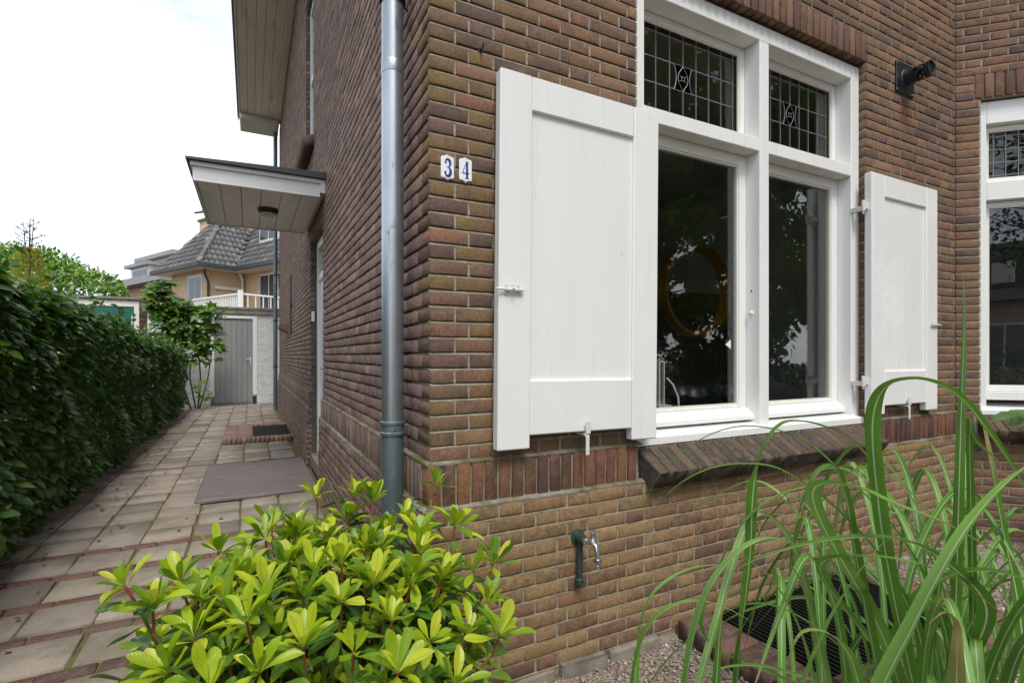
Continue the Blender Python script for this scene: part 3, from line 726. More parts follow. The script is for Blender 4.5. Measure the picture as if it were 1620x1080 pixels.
# main window
mb = MB(); V0, V1 = .05, .22
mb.box(1.030, 1.135, V0, V1, .96, 3.300); mb.box(2.905, 2.992, V0, V1, .96, 3.300)
mb.box(1.135, 2.905, V0, V1, 3.207, 3.299); mb.box(1.135, 2.0, V0+.001, V1, 2.563, 2.640); mb.box(2.08, 2.905, V0+.001, V1, 2.563, 2.640)
mb.box(2.0, 2.08, V0-.002, V1, .985, 3.207)
mb.prism([(1.048, .012, .934), (1.048, .012, .975), (1.048, .05, .985), (1.048, .22, 1.010), (1.048, .22, .93)], (2.985-1.048, 0, 0))
win = mb.build('window', MT['white'], H, bevel=.004)
I4 = Matrix.Identity(4)
sash(I4, 1.137, 1.998, 2.642, 3.205, .150, .038, win, leaded=(7, 3))
sash(I4, 2.082, 2.903, 2.642, 3.205, .150, .038, win, leaded=(7, 3))
sash(I4, 1.137, 1.998, 1.030, 2.561, .140, .060, win, bar=True)
sash(I4, 2.082, 2.903, 1.030, 2.561, .140, .060, win, bar=True)
mb = MB(); mb.lathe([(0, .010), (.012, .012), (.018, .009), (.019, .001)], (1.999, .10, 1.63), (-1, 0, 0), 14); mb.build('sash_stop', MT['white'], win, smooth=True)
mb = MB(); mb.lathe([(0, .006), (.0008, .005)], (1.999, .105, 1.76), (-1, 0, 0), 10); mb.build('screw_hole', MT['dark_metal'], win)
# white triangular sticker on the left casement
mb = MB(); mb.prism([(1.845, .1585, 1.445), (1.890, .1585, 1.475), (1.890, .1585, 1.420)], (0, .001, 0)); mb.build('sticker', MT['enamel'], win)
# bay windows
def bay_window(M, u0, u1, mull):
    mb = MB(M)
    mb.box(u0, u0+.062, V0, V1, .96, 3.31); mb.box(u1-.062, u1, V0, V1, .96, 3.31)
    mb.box(u0+.062, u1-.062, V0, V1, 3.14, 3.309); mb.box(u0+.062, u1-.062, V0+.001, V1, 2.56, 2.70)
    mb.prism([(u0+.004, .012, .934), (u0+.004, .012, .975), (u0+.004, .05, .985), (u0+.004, .22, 1.01), (u0+.004, .22, .93)], (u1-u0-.008, 0, 0))
    for m_ in mull: mb.box(m_, m_+.08, V0-.002, V1, .985, 3.14)
    w = mb.build('window', MT['white'], H, bevel=.004)
    e = [u0+.062]+[x for m_ in mull for x in (m_, m_+.08)]+[u1-.062]
    for a, b in zip(e[::2], e[1::2]):
        sash(M, a+.002, b-.002, 2.702, 3.138, .11, .032, w, leaded=(6, 3)); sash(M, a+.002, b-.002, 1.11, 2.558, .11, .036, w)
        mb = MB(M); mb.box(a, b, .075, .16, 1.045, 1.108); mb.build('weather_bar', MT['white'], w, bevel=.003)
bay_window(BAYM, BWO[0], BWO[1], [])
bay_window(BAY2M, .2, 1.9, [1.01])
# upper side window and its brick sill
mb = MB(SIDEM); a, b, c, d = UPW
mb.box(a, a+.07, .05, .16, c, d); mb.box(b-.07, b, .05, .16, c, d); mb.box(a+.07, b-.07, .05, .16, c, c+.07); mb.box(a+.07, b-.07, .05, .16, d-.07, d); mb.box(a+.07, b-.07, .052, .158, 4.75, 4.82)
w = mb.build('window', MT['white'], H, bevel=.004)
pane_quad('pane', SIDEM, a+.07, b-.07, c+.07, 4.75, .10, MT['glass'], w); pane_quad('pane', SIDEM, a+.07, b-.07, 4.82, d-.07, .10, MT['glass'], w)
sl = []
for i in range(15):
    m = Matrix.Translation((-.055, a-.05+.0625*i+.03, c-.01)) @ Matrix.Rotation(R(-90), 4, 'Z') @ Matrix.Rotation(R(25), 4, 'X'); sl.append((random.choice(TSI), m))
pieces('sill_brick', sl, MT['side_brick'], side_wall, 20)
# front door in its recess
mb = MB(SIDEM); a, b, c, d = 3.335, 4.475, .24, 2.695
mb.box(a, a+.09, .07, .17, c, d); mb.box(b-.09, b, .07, .17, c, d); mb.box(a+.09, b-.09, .07, .17, d-.09, d); mb.box(a+.09, b-.09, .072, .168, 2.24, 2.31)
door = mb.build('door', MT['white'], H, bevel=.004)
mb = MB(SIDEM); mb.box(a+.092, b-.092, .10, .145, c+.02, 2.238); mb.box(a+.2, b-.2, .09, .101, c+.2, 1.2); mb.box(a+.2, b-.2, .09, .101, 1.35, 2.1); mb.build('door_leaf', MT['white'], door, bevel=.004)
pane_quad('pane', SIDEM, a+.092, b-.092, 2.312, d-.092, .12, MT['glass'], door)
mb = MB(SIDEM); mb.box(a-.004, b+.004, .0, .25, .10, .238); mb.build('threshold', MT['concrete'], door, bevel=.005)
mb = MB(SIDEM); mb.tube([(3.55, .02, 1.25), (3.55, .075, 1.25)], .012, 10); mb.tube([(3.55, .02, 1.25), (3.68, .02, 1.25)], .010, 10); mb.build('handle', MT['chrome'], door, smooth=True)
mb = MB(); mb.box(.012, .045, 4.452, 4.4795, 1.78, 1.90); bell = mb.build('doorbell', MT['enamel'], None, bevel=.004)
tag(bell, 'small white doorbell on the brick reveal of the side door', 'doorbell')

# ------------------------------------------------------------------ shutters
def shutter(u0, u1, z0, z1, vf, vb, hinge, tilt, bolt_z, label):
    piv = Vector(((u0+u1)/2, vb, (z0+z1)/2)); M = Matrix.Translation(piv) @ Matrix.Rotation(R(tilt), 4, 'Y') @ Matrix.Translation(-piv)
    mb = MB(M); s = .150
    for a, b in ((u0, u0+s), (u1-s, u1)): mb.box(a, b, vf, vb, z0, z1)
    mb.box(u0+s+.0012, u1-s-.0012, vf+.0012, vb-.001, z1-.145, z1-.0005); mb.box(u0+s+.0012, u1-s-.0012, vf+.0012, vb-.001, z0+.055, z0+.285)
    sh = mb.build('shutter', MT['shutter'], H, bevel=.005, label=label)
    mb = MB(M); mb.box(u0+s-.006, u1-s+.006, vf+.016, vb-.008, z0+.28, z1-.14); mb.build('panel', MT['shutter'], sh)
    # sliding bolt at the free edge
    f = -1 if hinge == 'r' else 1; ub = u0+.010 if hinge == 'r' else u1-.010
    mb = MB(M); d = .085
    a, b = sorted((ub, ub+f*-1*d))
    mb.box(a+.012, b, vf-.003, vf, bolt_z-.022, bolt_z+.022)
    mb.tube([(ub+f*.03, vf-.012, bolt_z), (ub-f*.098, vf-.012, bolt_z)], .0052, 8)
    for k in (.026, .06, .082): mb.lathe([(-.005, .0105), (.005, .0105)], (ub-f*k, vf-.009, bolt_z), (1, 0, 0), 10)
    mb.tube([(ub-f*.045, vf-.016, bolt_z), (ub-f*.045, vf-.034, bolt_z+.004)], .004, 8)
    for k in (.02, .075):
        for e in (-.016, .016): mb.lathe([(0, .0035), (.003, .0025)], (ub-f*k, vf-.003, bolt_z+e), (0, -1, 0), 8)
    mb.build('bolt', MT['white_metal'], sh, smooth=True)
    # strap hinges
    uh = u1-.065 if hinge == 'r' else u0; fh = 1 if hinge == 'r' else -1
    for zh in (z0+.22, z1-.22):
        mb = MB(); o_ = .032 if hinge == 'r' else 0; mb.box(min(uh, uh+fh*.035), max(uh, uh+fh*.035), vb-.028+o_, vb-.006+o_, zh-.022, zh+.022)
        mb.lathe([(-.035, .011), (.035, .011)], (uh+fh*.040, vb-.016+o_*1.2, zh), (0, 0, 1), 10); mb.box(min(uh+fh*.02, uh+fh*.045), max(uh+fh*.02, uh+fh*.045), vb-.016+o_, .05, zh-.03, zh+.0)
        mb.lathe([(0, .007), (.014, .005)], (uh+fh*.040, vb-.016+o_*1.2, zh-.05), (0, 0, 1), 8)
        mb.build('hinge', MT['white_metal'], sh, bevel=.0015)
    # turn catch in the wall under the shutter
    uc = (u0+u1)/2
    mb = MB(); mb.tube([(uc, .0, z0+.043), (uc, vf-.012, z0+.043)], .007, 8); mb.lathe([(0, .013), (.006, .013), (.010, .008)], (uc, vf-.008, z0+.043), (0, -1, 0), 12)
    mb.box(uc-.010, uc+.014, vf-.022, vf-.013, z0+.048, z0+.105); mb.box(uc-.009, uc+.009, vf-.020, vf-.013, z0-.045, z0+.04)
    mb.build('turn_catch', MT['white_metal'], sh, bevel=.002)
shutter(.268, 1.112, .990, 2.545, -.070, -.022, 'r', .55, 1.645, 'large white shutter open left of the front window')
shutter(2.945, 3.775, .995, 2.570, -.056, -.008, 'l', 0, 1.60, 'white shutter open right of the front window')

# ------------------------------------------------------------------ dark room behind the front window
mb = MB()
mb.box(.30, 4.454, .285, 3.6, .78, .82); mb.box(.30, 4.454, .285, 3.6, 3.45, 3.5); slab_wall(mb, .30, 4.454, .82, 3.45, 3.55, 3.6, [(.45, 1.5, 1.0, 3.1)]); mb.box(.285, .30, .285, 3.6, .78, 3.5); mb.box(4.455, 4.47, .2815, 3.6, .78, 3.5)  # unseen opening in the back wall, added to let daylight into the room
room = mb.build('room', MT['plaster'], H)
mb = MB()
mb.box(4.475, 6.95, .9, .95, .70, 3.5); mb.box(6.9, 6.95, -.44, .9, .70, 3.5)
for z in (.70, 3.45): mb.prism([(4.475, .14, z), (5.08, -.465, z), (6.9, -.42, z), (6.9, .895, z), (4.475, .895, z)], (0, 0, .05))
mb.build('bay_room', MT['dark_plaster'], H)
DESK = thing('desk', 'dark desk standing behind the left front window pane', 'desk', (1.75, .9, .82))
mb = MB(); mb.box(1.15, 2.5, .42, .95, 1.03, 1.06); mb.build('desk_top', MT['dark_wood'], DESK, bevel=.004)
for x in (1.2, 2.42):
    for y in (.46, .88): mb = MB(); mb.box(x, x+.04, y, y+.04, .82, 1.03); mb.build('leg', MT['dark_wood'], DESK)
MON = thing('monitor', 'dark monitor seen through the left front window pane', 'monitor', (1.62, .70, 1.062))
mb = MB(); mb.box(1.36, 1.90, .70, .73, 1.16, 1.48); mb.build('screen', MT['screen'], MON, bevel=.004)
mb = MB(); mb.box(1.60, 1.66, .73, .75, 1.07, 1.25); mb.box(1.5, 1.76, .64, .80, 1.062, 1.074); mb.build('stand', MT['dark_metal'], MON, bevel=.003)
mb = MB(); mb.box(1.655, 1.665, .5, .52, 1.062, 1.34); mb.box(1.695, 1.702, .5, .52, 1.062, 1.34); mb.box(1.655, 1.702, .5, .52, 1.34, 1.346); mb.box(1.63, 1.73, .47, .55, 1.062, 1.07)
o = mb.build('photo_frame', MT['white_metal'], None); tag(o, 'narrow upright metal frame on the desk behind the left pane', 'frame')
mb = MB(); mb.tube([(1.70, .48, 1.24), (1.74, .47, 1.20), (1.775, .46, 1.12), (1.78, .46, 1.064)], .006, 8)
o = mb.build('cable', MT['enamel'], None, smooth=True); tag(o, 'thin white cable hanging beside the narrow frame behind the glass', 'cable')
mb = MB()
for i in range(9):
    a = random.uniform(0, 6.3); mb.lathe([(-.02, .03), (.0, .06), (.05, .075), (.09, .05), (.105, .01)], (1.92+.05*i, .55+random.uniform(-.05, .05), 1.08), (random.uniform(-.3, .3), random.uniform(-.3, .3), 1), 9)
o = mb.build('bag', MT['dark_metal'], None, smooth=True); tag(o, 'black crumpled bag lying on the desk behind the left pane', 'bag')
rc = Vector((2.50, 1.0, 1.89)); mb = MB(); seg = 48; prof = [(.333, -.05), (.358, -.05), (.358, .05), (.333, .05)]; rings = []
for k in range(seg):
    a = 2*math.pi*k/seg; rings.append(mb.poly([(rc.x+r*math.cos(a), rc.y+v, rc.z+r*math.sin(a)) for r, v in prof]))
for k in range(seg):
    A, B = rings[k], rings[(k+1) % seg]
    for i in range(4): mb.face([A[i], A[(i+1) % 4], B[(i+1) % 4], B[i]])
o = mb.build('ring_lamp', MT['amber'], None, smooth=True); tag(o, 'large round amber ring hanging behind the left front window pane', 'ring')
mb = MB(); mb.tube([(2.5, 1.0, 2.24), (2.5, 1.0, 3.45)], .004, 6); w_ = mb.build('cord', MT['dark_metal'], o)
mb = MB(); mb.tube([(2.30, .40, 1.34), (2.42, .42, 1.34), (2.52, .43, 1.28), (2.58, .44, 1.18), (2.57, .44, 1.06), (2.54, .44, .83)], .011, 10)
o = mb.build('hose', MT['enamel'], None, smooth=True); tag(o, 'curved pale tube standing behind the right front window pane', 'tube')
CAB = thing('cabinet', 'dark cabinet seen low through the right front window pane', 'cabinet', (3.6, 2.0, .82))
mb = MB(); mb.box(2.9, 4.25, 1.7, 2.2, .82, 2.0); mb.build('carcass', MT['dark_wood'], CAB, bevel=.005)
for x in (2.92, 3.59): mb = MB(); mb.box(x, x+.64, 1.68, 1.698, .88, 1.96); mb.build('door', MT['dark_wood'], CAB, bevel=.004)

# ------------------------------------------------------------------ canopy over the side door
mb = MB(); mb.box(-1.06, -.045, 3.14, 3.165, 2.86, 3.005); mb.box(-1.06, -1.035, 3.165, 4.735, 2.86, 3.005); mb.box(-1.06, -.045, 4.735, 4.76, 2.86, 3.005)
mb.box(-1.078, -.045, 3.122, 3.1395, 2.985, 3.022); mb.box(-1.078, -1.0605, 3.1395, 4.78, 2.985, 3.022); mb.box(-1.068, -.045, 3.131, 3.1398, 2.858, 2.872)
can = mb.build('canopy', MT['fascia'], H, bevel=.002)
mb = MB(); mb.hexa([(-1.11, 3.09, 3.024), (-.002, 3.09, 3.024), (-.002, 4.81, 3.024), (-1.11, 4.81, 3.024), (-1.11, 3.09, 3.045), (-.002, 3.09, 3.085), (-.002, 4.81, 3.085), (-1.11, 4.81, 3.045)])
mb.build('roof_cover', MT['roof_edge'], can, bevel=.003)
for i in range(6):
    x = -1.033+.1655*i; mb = MB(); mb.box(x+.002, x+.1635, 3.167, 4.733, 2.868, 2.884); mb.build('soffit_board', MT['soffit'], can, bevel=.003)
mb = MB(); mb.box(-.045, -.001, 3.125, 4.77, 2.90, 3.02); mb.build('wall_batten', MT['fascia'], can)
mb = MB(); mb.tube([(-1.05, 4.5, 2.945), (-1.165, 4.5, 2.915)], .018, 10); mb.build('rain_spout', MT['zinc'], can, smooth=True)
mb = MB(); mb.tube([(.216, .01, 2.634), (.216, -.022, 2.634), (.216, -.030, 2.645), (.216, -.028, 2.655)], .004, 6); mb.lathe([(0, .010), (.003, .009)], (.216, 0, 2.634), (0, -1, 0), 10); mb.build('wall_hook', MT['dark_metal'], H)
LAMP = thing('canopy_lamp', 'small round black ceiling lamp with frosted lens under the door canopy', 'lamp', (-.466, 3.82, 2.79))
mb = MB(); mb.lathe([(0, .080), (.02, .094), (.048, .098)], (-.466, 3.82, 2.82), (0, 0, 1), 24); mb.build('housing', MT['dark_metal'], LAMP, smooth=True)
mb = MB(); mb.lathe([(-.035, .02), (-.03, .045), (-.015, .07), (-.001, .078)], (-.466, 3.82, 2.82), (0, 0, 1), 24); mb.build('lens', MT['lamp_lens'], LAMP, smooth=True)

# ------------------------------------------------------------------ eaves along the side wall, rainwater pipes
mb = MB(); mb.box(-.85, -.825, -.4, 11.75, 6.84, 7.02); mb.box(-.87, -.8505, -.4, 11.78, 6.98, 7.04)
eave = mb.build('eave', MT['fascia'], H, bevel=.003)
for i in range(5):
    x = -.823+.142*i; mb = MB(); mb.box(x+.002, x+.140, -.4, 11.05, 6.85, 6.87); mb.build('soffit_board', MT['soffit'], eave, bevel=.004)
mb = MB(); mb.box(-.11, -.003, -.4, 11.05, 6.83, 6.87); mb.build('wall_moulding', MT['soffit'], eave, bevel=.006)
mb = MB(); mb.box(-.84, -.03, 11.06, 11.85, 6.72, 6.87); mb.build('gutter_box', MT['fascia'], eave, bevel=.02)
mb = MB(); mb.hexa([(-.9, -.4, 7.04), (4.4, -.4, 7.04), (4.4, 11.8, 7.04), (-.9, 11.8, 7.04), (-.9, -.4, 7.06), (4.4, -.4, 9.5), (4.4, 11.8, 9.5), (-.9, 11.8, 7.06)]); mb.build('roof', MT['slate'], H)
mb = MB(); mb.box(-.893, -.873, -.4, 11.8, 6.95, 7.06); mb.build('gutter', MT['roof_edge'], eave, bevel=.004)
px, py = -.075, .288
mb = MB(); mb.tube([(px, py, 1.075), (px, py, 6.9)], .047, 24)
DP = mb.build('downpipe', MT['zinc'], H, smooth=True)
mb = MB(); mb.tube([(px, py, .0), (px, py, 1.072)], .0475, 24); mb.build('lower_pipe', MT['zinc_dark'], DP, smooth=True)  # same zinc painted darker, standing in for dark reflections low on the pipe
mb = MB(); mb.lathe([(0, .049), (.004, .0535), (.014, .0535), (.018, .0495), (.046, .0495), (.05, .0535), (.06, .0535), (.064, .049)], (px, py, 1.035), (0, 0, 1), 24); mb.build('pipe_collar', MT['zinc_dark'], DP, smooth=True)
mb = MB(); mb.tube([(px, py-.05, 1.066), (px-.012, py-.066, 1.066), (px-.02, py-.06, 1.06), (px-.014, py-.052, 1.058)], .0025, 6); mb.tube([(px+.04, py, 1.066), (.0, py+.03, 1.066)], .004, 6); mb.build('pipe_clip', MT['zinc'], DP, smooth=True)
mb = MB(); mb.lathe([(0, .0478), (.002, .0486), (.05, .0486), (.052, .0478)], (px, py, 2.60), (0, 0, 1), 24); mb.build('pipe_joint', MT['zinc'], DP, smooth=True)
mb = MB(); mb.lathe([(0, .049), (.005, .056), (.03, .056), (.035, .049)], (px, py, 2.905), (0, 0, 1), 24); mb.tube([(px+.04, py, 2.92), (.0, py+.03, 2.92)], .005, 6); mb.build('pipe_bracket', MT['dark_metal'], DP, smooth=True)
mb = MB(); mb.tube([(-.09, 11.58, .1), (-.09, 11.58, 6.72)], .045, 16)
DP2 = mb.build('downpipe', MT['zinc_dark'], H, smooth=True)
for z in (1.1, 2.2, 3.3, 5.0): mb = MB(); mb.lathe([(0, .046), (.004, .054), (.03, .054), (.034, .046)], (-.09, 11.58, z), (0, 0, 1), 16); mb.tube([(-.05, 11.58, z+.015), (0, 11.58, z+.015)], .008, 6); mb.build('pipe_bracket', MT['dark_metal'], DP2, smooth=True)
# iron wall anchor and a small brick spout
mb = MB(); mb.box(-.030, -.012, 7.405, 7.45, 1.73, 2.74); mb.box(-.012, .02, 7.41, 7.44, 2.2, 2.24); o = mb.build('wall_anchor', MT['dark_metal'], H, bevel=.004)
mb = MB(); mb.hexa([(-.16, 8.3, 1.88), (.02, 8.3, 1.80), (.02, 8.75, 1.80), (-.16, 8.75, 1.88), (-.16, 8.3, 1.95), (.02, 8.3, 1.99), (.02, 8.75, 1.99), (-.16, 8.75, 1.95)]); mb.build('wall_ledge', MT['side_brick'], H, bevel=.006)
# step slab in front of the door
mb = MB(); n_ = 14
mb.box(-1.06, -.045, 3.26, 4.86, .08, .125); o = mb.build('step_slab', MT['slab'], None, bevel=.012, jitter=.003); tag(o, 'dark purple grey stone slab lying in front of the side door', 'slab')
# light well on the path
LWP = thing('path_light_well', 'low brick bordered light well with dark grate beside the side wall', 'light well', (-.42, 7.4, .1))
lb = []
def border(x0, x1, y0, y1, along, z, out, tl):
    n = int(round(((x1-x0) if along == 'x' else (y1-y0))/.062))
    for i in range(n):
        if along == 'x': c = (x0+(i+.5)*(x1-x0)/n, (y0+y1)/2); ang = 0
        else: c = ((x0+x1)/2, y0+(i+.5)*(y1-y0)/n); ang = 90
        out.append((random.choice(tl), Matrix.Translation((c[0], c[1], z+random.uniform(-.002, .002))) @ Matrix.Rotation(R(ang+random.uniform(-1, 1)), 4, 'Z')))
TLW = [tpl_block(.056, .20, .11, .004, .002) for _ in range(5)]
border(-.99, -.05, 6.51, 6.70, 'x', .165, lb, TLW); border(-.99, -.05, 8.12, 8.31, 'x', .165, lb, TLW)
border(-.99, -.80, 6.72, 8.10, 'y', .165, lb, TLW); border(-.79, -.60, 6.72, 8.10, 'y', .165, lb, TLW)
pieces('border_brick', lb, MT['side_brick'], LWP, 120)
mb = MB()
for i in range(21): mb.box(-.585, -.055, 6.75+.065*i, 6.765+.065*i, .125, .150)
for x in (-.58, -.32, -.07): mb.box(x, x+.012, 6.72, 8.1, .115, .143)
mb.build('grate', MT['dark_metal'], LWP)
mb = MB(); mb.box(-.595, -.05, 6.71, 8.11, .085, .100); mb.build('pit_shade', MT['screen'], LWP)  # flat near-black sheet, its colour stands in for the shade below the bars
# light well below the front window
LWF = thing('front_light_well', 'brick bordered light well with black bar grate under the front window', 'light well', (2.0, -.42, 0))
lb = []; TLF = [tpl_block(.098, .205, .10, .006, .003) for _ in range(5)]
def border2(x0, x1, y0, y1, along):
    n = max(1, int(round(((x1-x0) if along == 'x' else (y1-y0))/.108)))
    for i in range(n):
        if along == 'x': c = (x0+(i+.5)*(x1-x0)/n, (y0+y1)/2); ang = 0
        else: c = ((x0+x1)/2, y0+(i+.5)*(y1-y0)/n); ang = 90
        lb.append((random.choice(TLF), Matrix.Translation((c[0], c[1], .075+random.uniform(-.006, .006))) @ Matrix.Rotation(R(ang+random.uniform(-1.5, 1.5)), 4, 'Z') @ Matrix.Rotation(R(random.uniform(-2, 2)), 4, 'X')))
border2(1.245, 1.455, -.88, -.065, 'y'); border2(1.47, 2.60, -.88, -.675, 'x'); border2(2.61, 2.82, -.88, -.065, 'y')
pieces('border_brick', lb, MT['pave_brick'], LWF, 60)
mb = MB()
for i in range(36): x = 1.475+.0318*i; mb.box(x, x+.009, -.665, -.065, .028, .056)
for y in (-.66, -.36, -.075): mb.box(1.465, 2.605, y, y+.008, .020, .05)
mb.build('grate', MT['flue'], LWF)
mb = MB(); mb.box(1.46, 2.605, -.67, -.06, -.02, -.008); mb.build('pit_shade', MT['screen'], LWF)  # shallow black sheet painted as the darkness under the grate

# ------------------------------------------------------------------ house number, tap, flue
def number_plate(u, zc, label, strokes):
    t = thing('house_number', label, 'house number', (u, -.004, zc-.052), 'enamel house number plates beside the corner')
    w, h = .0275, .0435
    out = [(u-w+.004, zc-h), (u-.011, zc-h-.001), (u, zc-h-.0085), (u+.011, zc-h-.001), (u+w-.004, zc-h), (u+w, zc-h+.004), (u+w, zc+h-.004), (u+w-.004, zc+h), (u+.013, zc+h+.002), (u, zc+h+.009), (u-.013, zc+h+.002), (u-w+.004, zc+h), (u-w, zc+h-.004), (u-w, zc-h+.004)]
    mb = MB(); mb.prism([(x, -.005, z) for x, z in out], (0, .006, 0)); mb.prism([(u+(x-u)*.93, -.0075, zc+(z-zc)*.95) for x, z in out], (0, .003, 0)); mb.build('plate', MT['enamel'], t, bevel=.0012)
    mb = MB()
    for zz in (h+.004, -h-.003): mb.lathe([(0, .0022), (.0012, .0018)], (u, -.0078, zc+zz), (0, -1, 0), 8)
    mb.build('screw', MT['lead'], t)
    mb = MB()
    for pts in strokes:
        Lp, Rp = [], []
        for i, (x, z, hw) in enumerate(pts):
            a = pts[max(0, i-1)]; b = pts[min(len(pts)-1, i+1)]; dx, dz = b[0]-a[0], b[1]-a[1]; l = math.hypot(dx, dz) or 1
            nx, nz_ = -dz/l*hw, dx/l*hw; Lp.append((x+nx, z+nz_)); Rp.append((x-nx, z-nz_))
        for i in range(len(pts)-1):
            mb.prism([(u+q[0], -.0088, zc+q[1]) for q in (Lp[i], Rp[i], Rp[i+1], Lp[i+1])], (0, .001, 0))
    mb.build('digit', MT['blue'], t)
def arc(cx, cz, rx, rz, a0, a1, w0, w1, n=12, bulge=0):
    return [(cx+rx*math.cos(R(a0+(a1-a0)*i/n)), cz+rz*math.sin(R(a0+(a1-a0)*i/n)), w0+(w1-w0)*i/n+bulge*math.sin(math.pi*i/n)) for i in range(n+1)]
def ball(cx, cz, r): return [(cx-r+2*r*i/8, cz, math.sqrt(max(1e-8, r*r-(r-2*r*i/8)**2))) for i in range(9)]
three = [arc(-.001, .0165, .0105, .0155, 165, -80, .0010, .0008, 16, .0042), arc(-.001, -.0165, .0120, .0178, 95, -165, .0008, .0010, 16, .0048), ball(-.0095, .0195, .0043), ball(-.0108, -.0205, .0048), [(-.006, .0013, .0008), (.002, .0011, .0008)]]
four = [[(.0045, -.033, .0044), (.0045, .034, .0044)], [(.0030, .034, .0012), (-.0155, -.0135, .0012)], [(-.0165, -.0135, .0016), (.0150, -.0135, .0016)], [(-.0045, -.0335, .0014), (.0135, -.0335, .0014)]]
number_plate(.072, 2.127, 'white enamel plate with blue figure 3 on the brick corner', three)
number_plate(.149, 2.129, 'white enamel plate with blue figure 4 next to the shutter', four)

TAP = thing('garden_tap', 'chrome garden tap on a green pipe on the brick wall below the left shutter', 'tap', (.667, -.06, .38))
tx, ty, tz = .667, -.04, .578
mb = MB(); mb.lathe([(0, .034), (.006, .034), (.010, .022), (.022, .020), (.034, .022), (.055, .018)], (tx, ty, tz), (0, -1, 0), 18); mb.build('rose', MT['tap_green'], TAP, smooth=True)
mb = MB(); mb.tube([(tx-.001, ty-.022, tz-.01), (tx-.003, ty-.022, tz-.15), (tx-.004, ty-.022, tz-.205)], .0135, 14); mb.lathe([(0, .013), (.004, .0175), (.026, .0175), (.03, .0135)], (tx-.004, ty-.022, tz-.205), (0, 0, 1), 14); mb.build('pipe', MT['tap_green'], TAP, smooth=True)
mb = MB(); mb.lathe([(0, .0155), (.004, .0165), (.016, .0165), (.018, .012)], (tx, ty-.055, tz), (0, -1, 0), 6)
mb.tube([(tx, ty-.06, tz), (tx+.004, ty-.085, tz+.002), (tx+.006, ty-.11, tz+.006), (tx+.008, ty-.128, tz-.004), (tx+.009, ty-.136, tz-.03), (tx+.009, ty-.138, tz-.05)], [.010, .012, .013, .012, .010, .010], 14)
mb.lathe([(0, .015), (.004, .013), (.014, .010), (.028, .008), (.034, .010)], (tx+.006, ty-.108, tz+.014), (0, 0, 1), 14); mb.build('tap_body', MT['chrome'], TAP, smooth=True)
mb = MB(); mb.tube([(tx-.012, ty-.108, tz+.054), (tx+.024, ty-.108, tz+.054)], .0035, 8); mb.tube([(tx+.006, ty-.108, tz+.044), (tx+.006, ty-.108, tz+.058)], .005, 8); mb.build('tap_handle', MT['chrome'], TAP, smooth=True)
mb = MB(); mb.lathe([(0, .0165), (.014, .0165), (.016, .012)], (tx+.009, ty-.138, tz-.067), (0, 0, 1), 8); mb.lathe([(0, .007), (.010, .010), (.014, .008), (.028, .009)], (tx+.009, ty-.138, tz-.092), (0, 0, 1), 12); mb.build('hose_connector', MT['chrome'], TAP, smooth=True)

FL = thing('flue_outlet', 'black flue pipe with spiral slots on a square wall plate', 'flue', (3.44, -.01, 3.2))
mb = MB(); mb.box(3.325, 3.553, -.012, -.001, 3.202, 3.415); pl = mb.build('wall_plate', MT['flue'], FL, bevel=.003)
mb = MB()
for dx in (-.10, .10):
    for dz in (-.092, .092): mb.lathe([(0, .005), (.003, .004)], (3.439+dx, -.012, 3.309+dz), (0, -1, 0), 8)
mb.build('screw', MT['chrome'], pl)
mb = MB(); fo = Vector((3.44, 0, 3.309)); r_ = .051
mb.lathe([(.012, .058), (.022, .060), (.024, .052), (.062, r_)], fo, (0, -1, 0), 28)
seg = 40
for j in range(9):                                   # spiral slots: wall built cell by cell with gaps
    y0, y1 = -.062-.0105*j, -.062-.0105*(j+1)
    for k in range(seg):
        if 0 < j < 8 and ((k+j*2.2) % 10) < 5 and 1 <= j <= 7: continue
        a0, a1 = 2*math.pi*k/seg, 2*math.pi*(k+1)/seg; q = []
        for r in (r_, r_-.003):
            q += [(fo.x+r*math.cos(a), y, fo.z+r*math.sin(a)) for a, y in ((a0, y0), (a1, y0), (a1, y1), (a0, y1))]
        mb.hexa(q)
mb.lathe([(.156, r_), (.159, r_+.003), (.167, r_+.003), (.1675, r_-.002), (.10, r_-.030), (.09, r_-.045)], fo, (0, -1, 0), 28)
mb.build('flue_pipe', MT['flue'], FL, smooth=True)
mb = MB(); mb.lathe([(.012, .060), (.018, .0615), (.020, .058)], fo, (0, -1, 0), 28); mb.build('seal_ring', MT['lead'], FL, smooth=True)
# ------------------------------------------------------------------ leaves and foliage
def tpl_leaf(prof, fold=.25, droop=.3, n=None, wave=0, serr=0):
    """unit leaf along +x (0..1), up = +z; prof: (t, half width)"""
    V, UV, F = [], [], []
    for i, (t, w) in enumerate(prof):
        z = -droop*t*t+wave*math.sin(t*9); ww = w*(1+(serr if i % 2 else -serr))
        V += [(t, -ww, z+fold*ww), (t, 0, z), (t, ww, z+fold*ww)]; UV += [(.5-.5*min(1, w*4), t), (.5, t), (.5+.5*min(1, w*4), t)]
    for i in range(len(prof)-1):
        a = 3*i; F += [(a, a+1, a+4, a+3), (a+1, a+2, a+5, a+4)]
    return Tpl(V, F, UV)
OBO = [(0, .012), (.12, .028), (.3, .085), (.5, .15), (.7, .185), (.84, .165), (.94, .095), (1, .012)]
OVA = [(0, .02), (.12, .16), (.3, .29), (.5, .33), (.7, .27), (.88, .13), (1, .01)]
ELL = [(0, .02), (.2, .14), (.5, .2), (.8, .13), (1, .01)]
LSK = [tpl_leaf(OBO, f, d, 0, wv) for f, d, wv in ((.35, .12, 0), (.5, .25, .01), (.25, -.08, .015), (.6, .35, 0), (.15, .05, .02))]
LHE = [tpl_leaf(OVA, f, d, 0, wv, .05) for f, d, wv in ((.25, .2, .012), (.1, .35, .02), (.4, .1, .0), (-.1, .25, .02))]
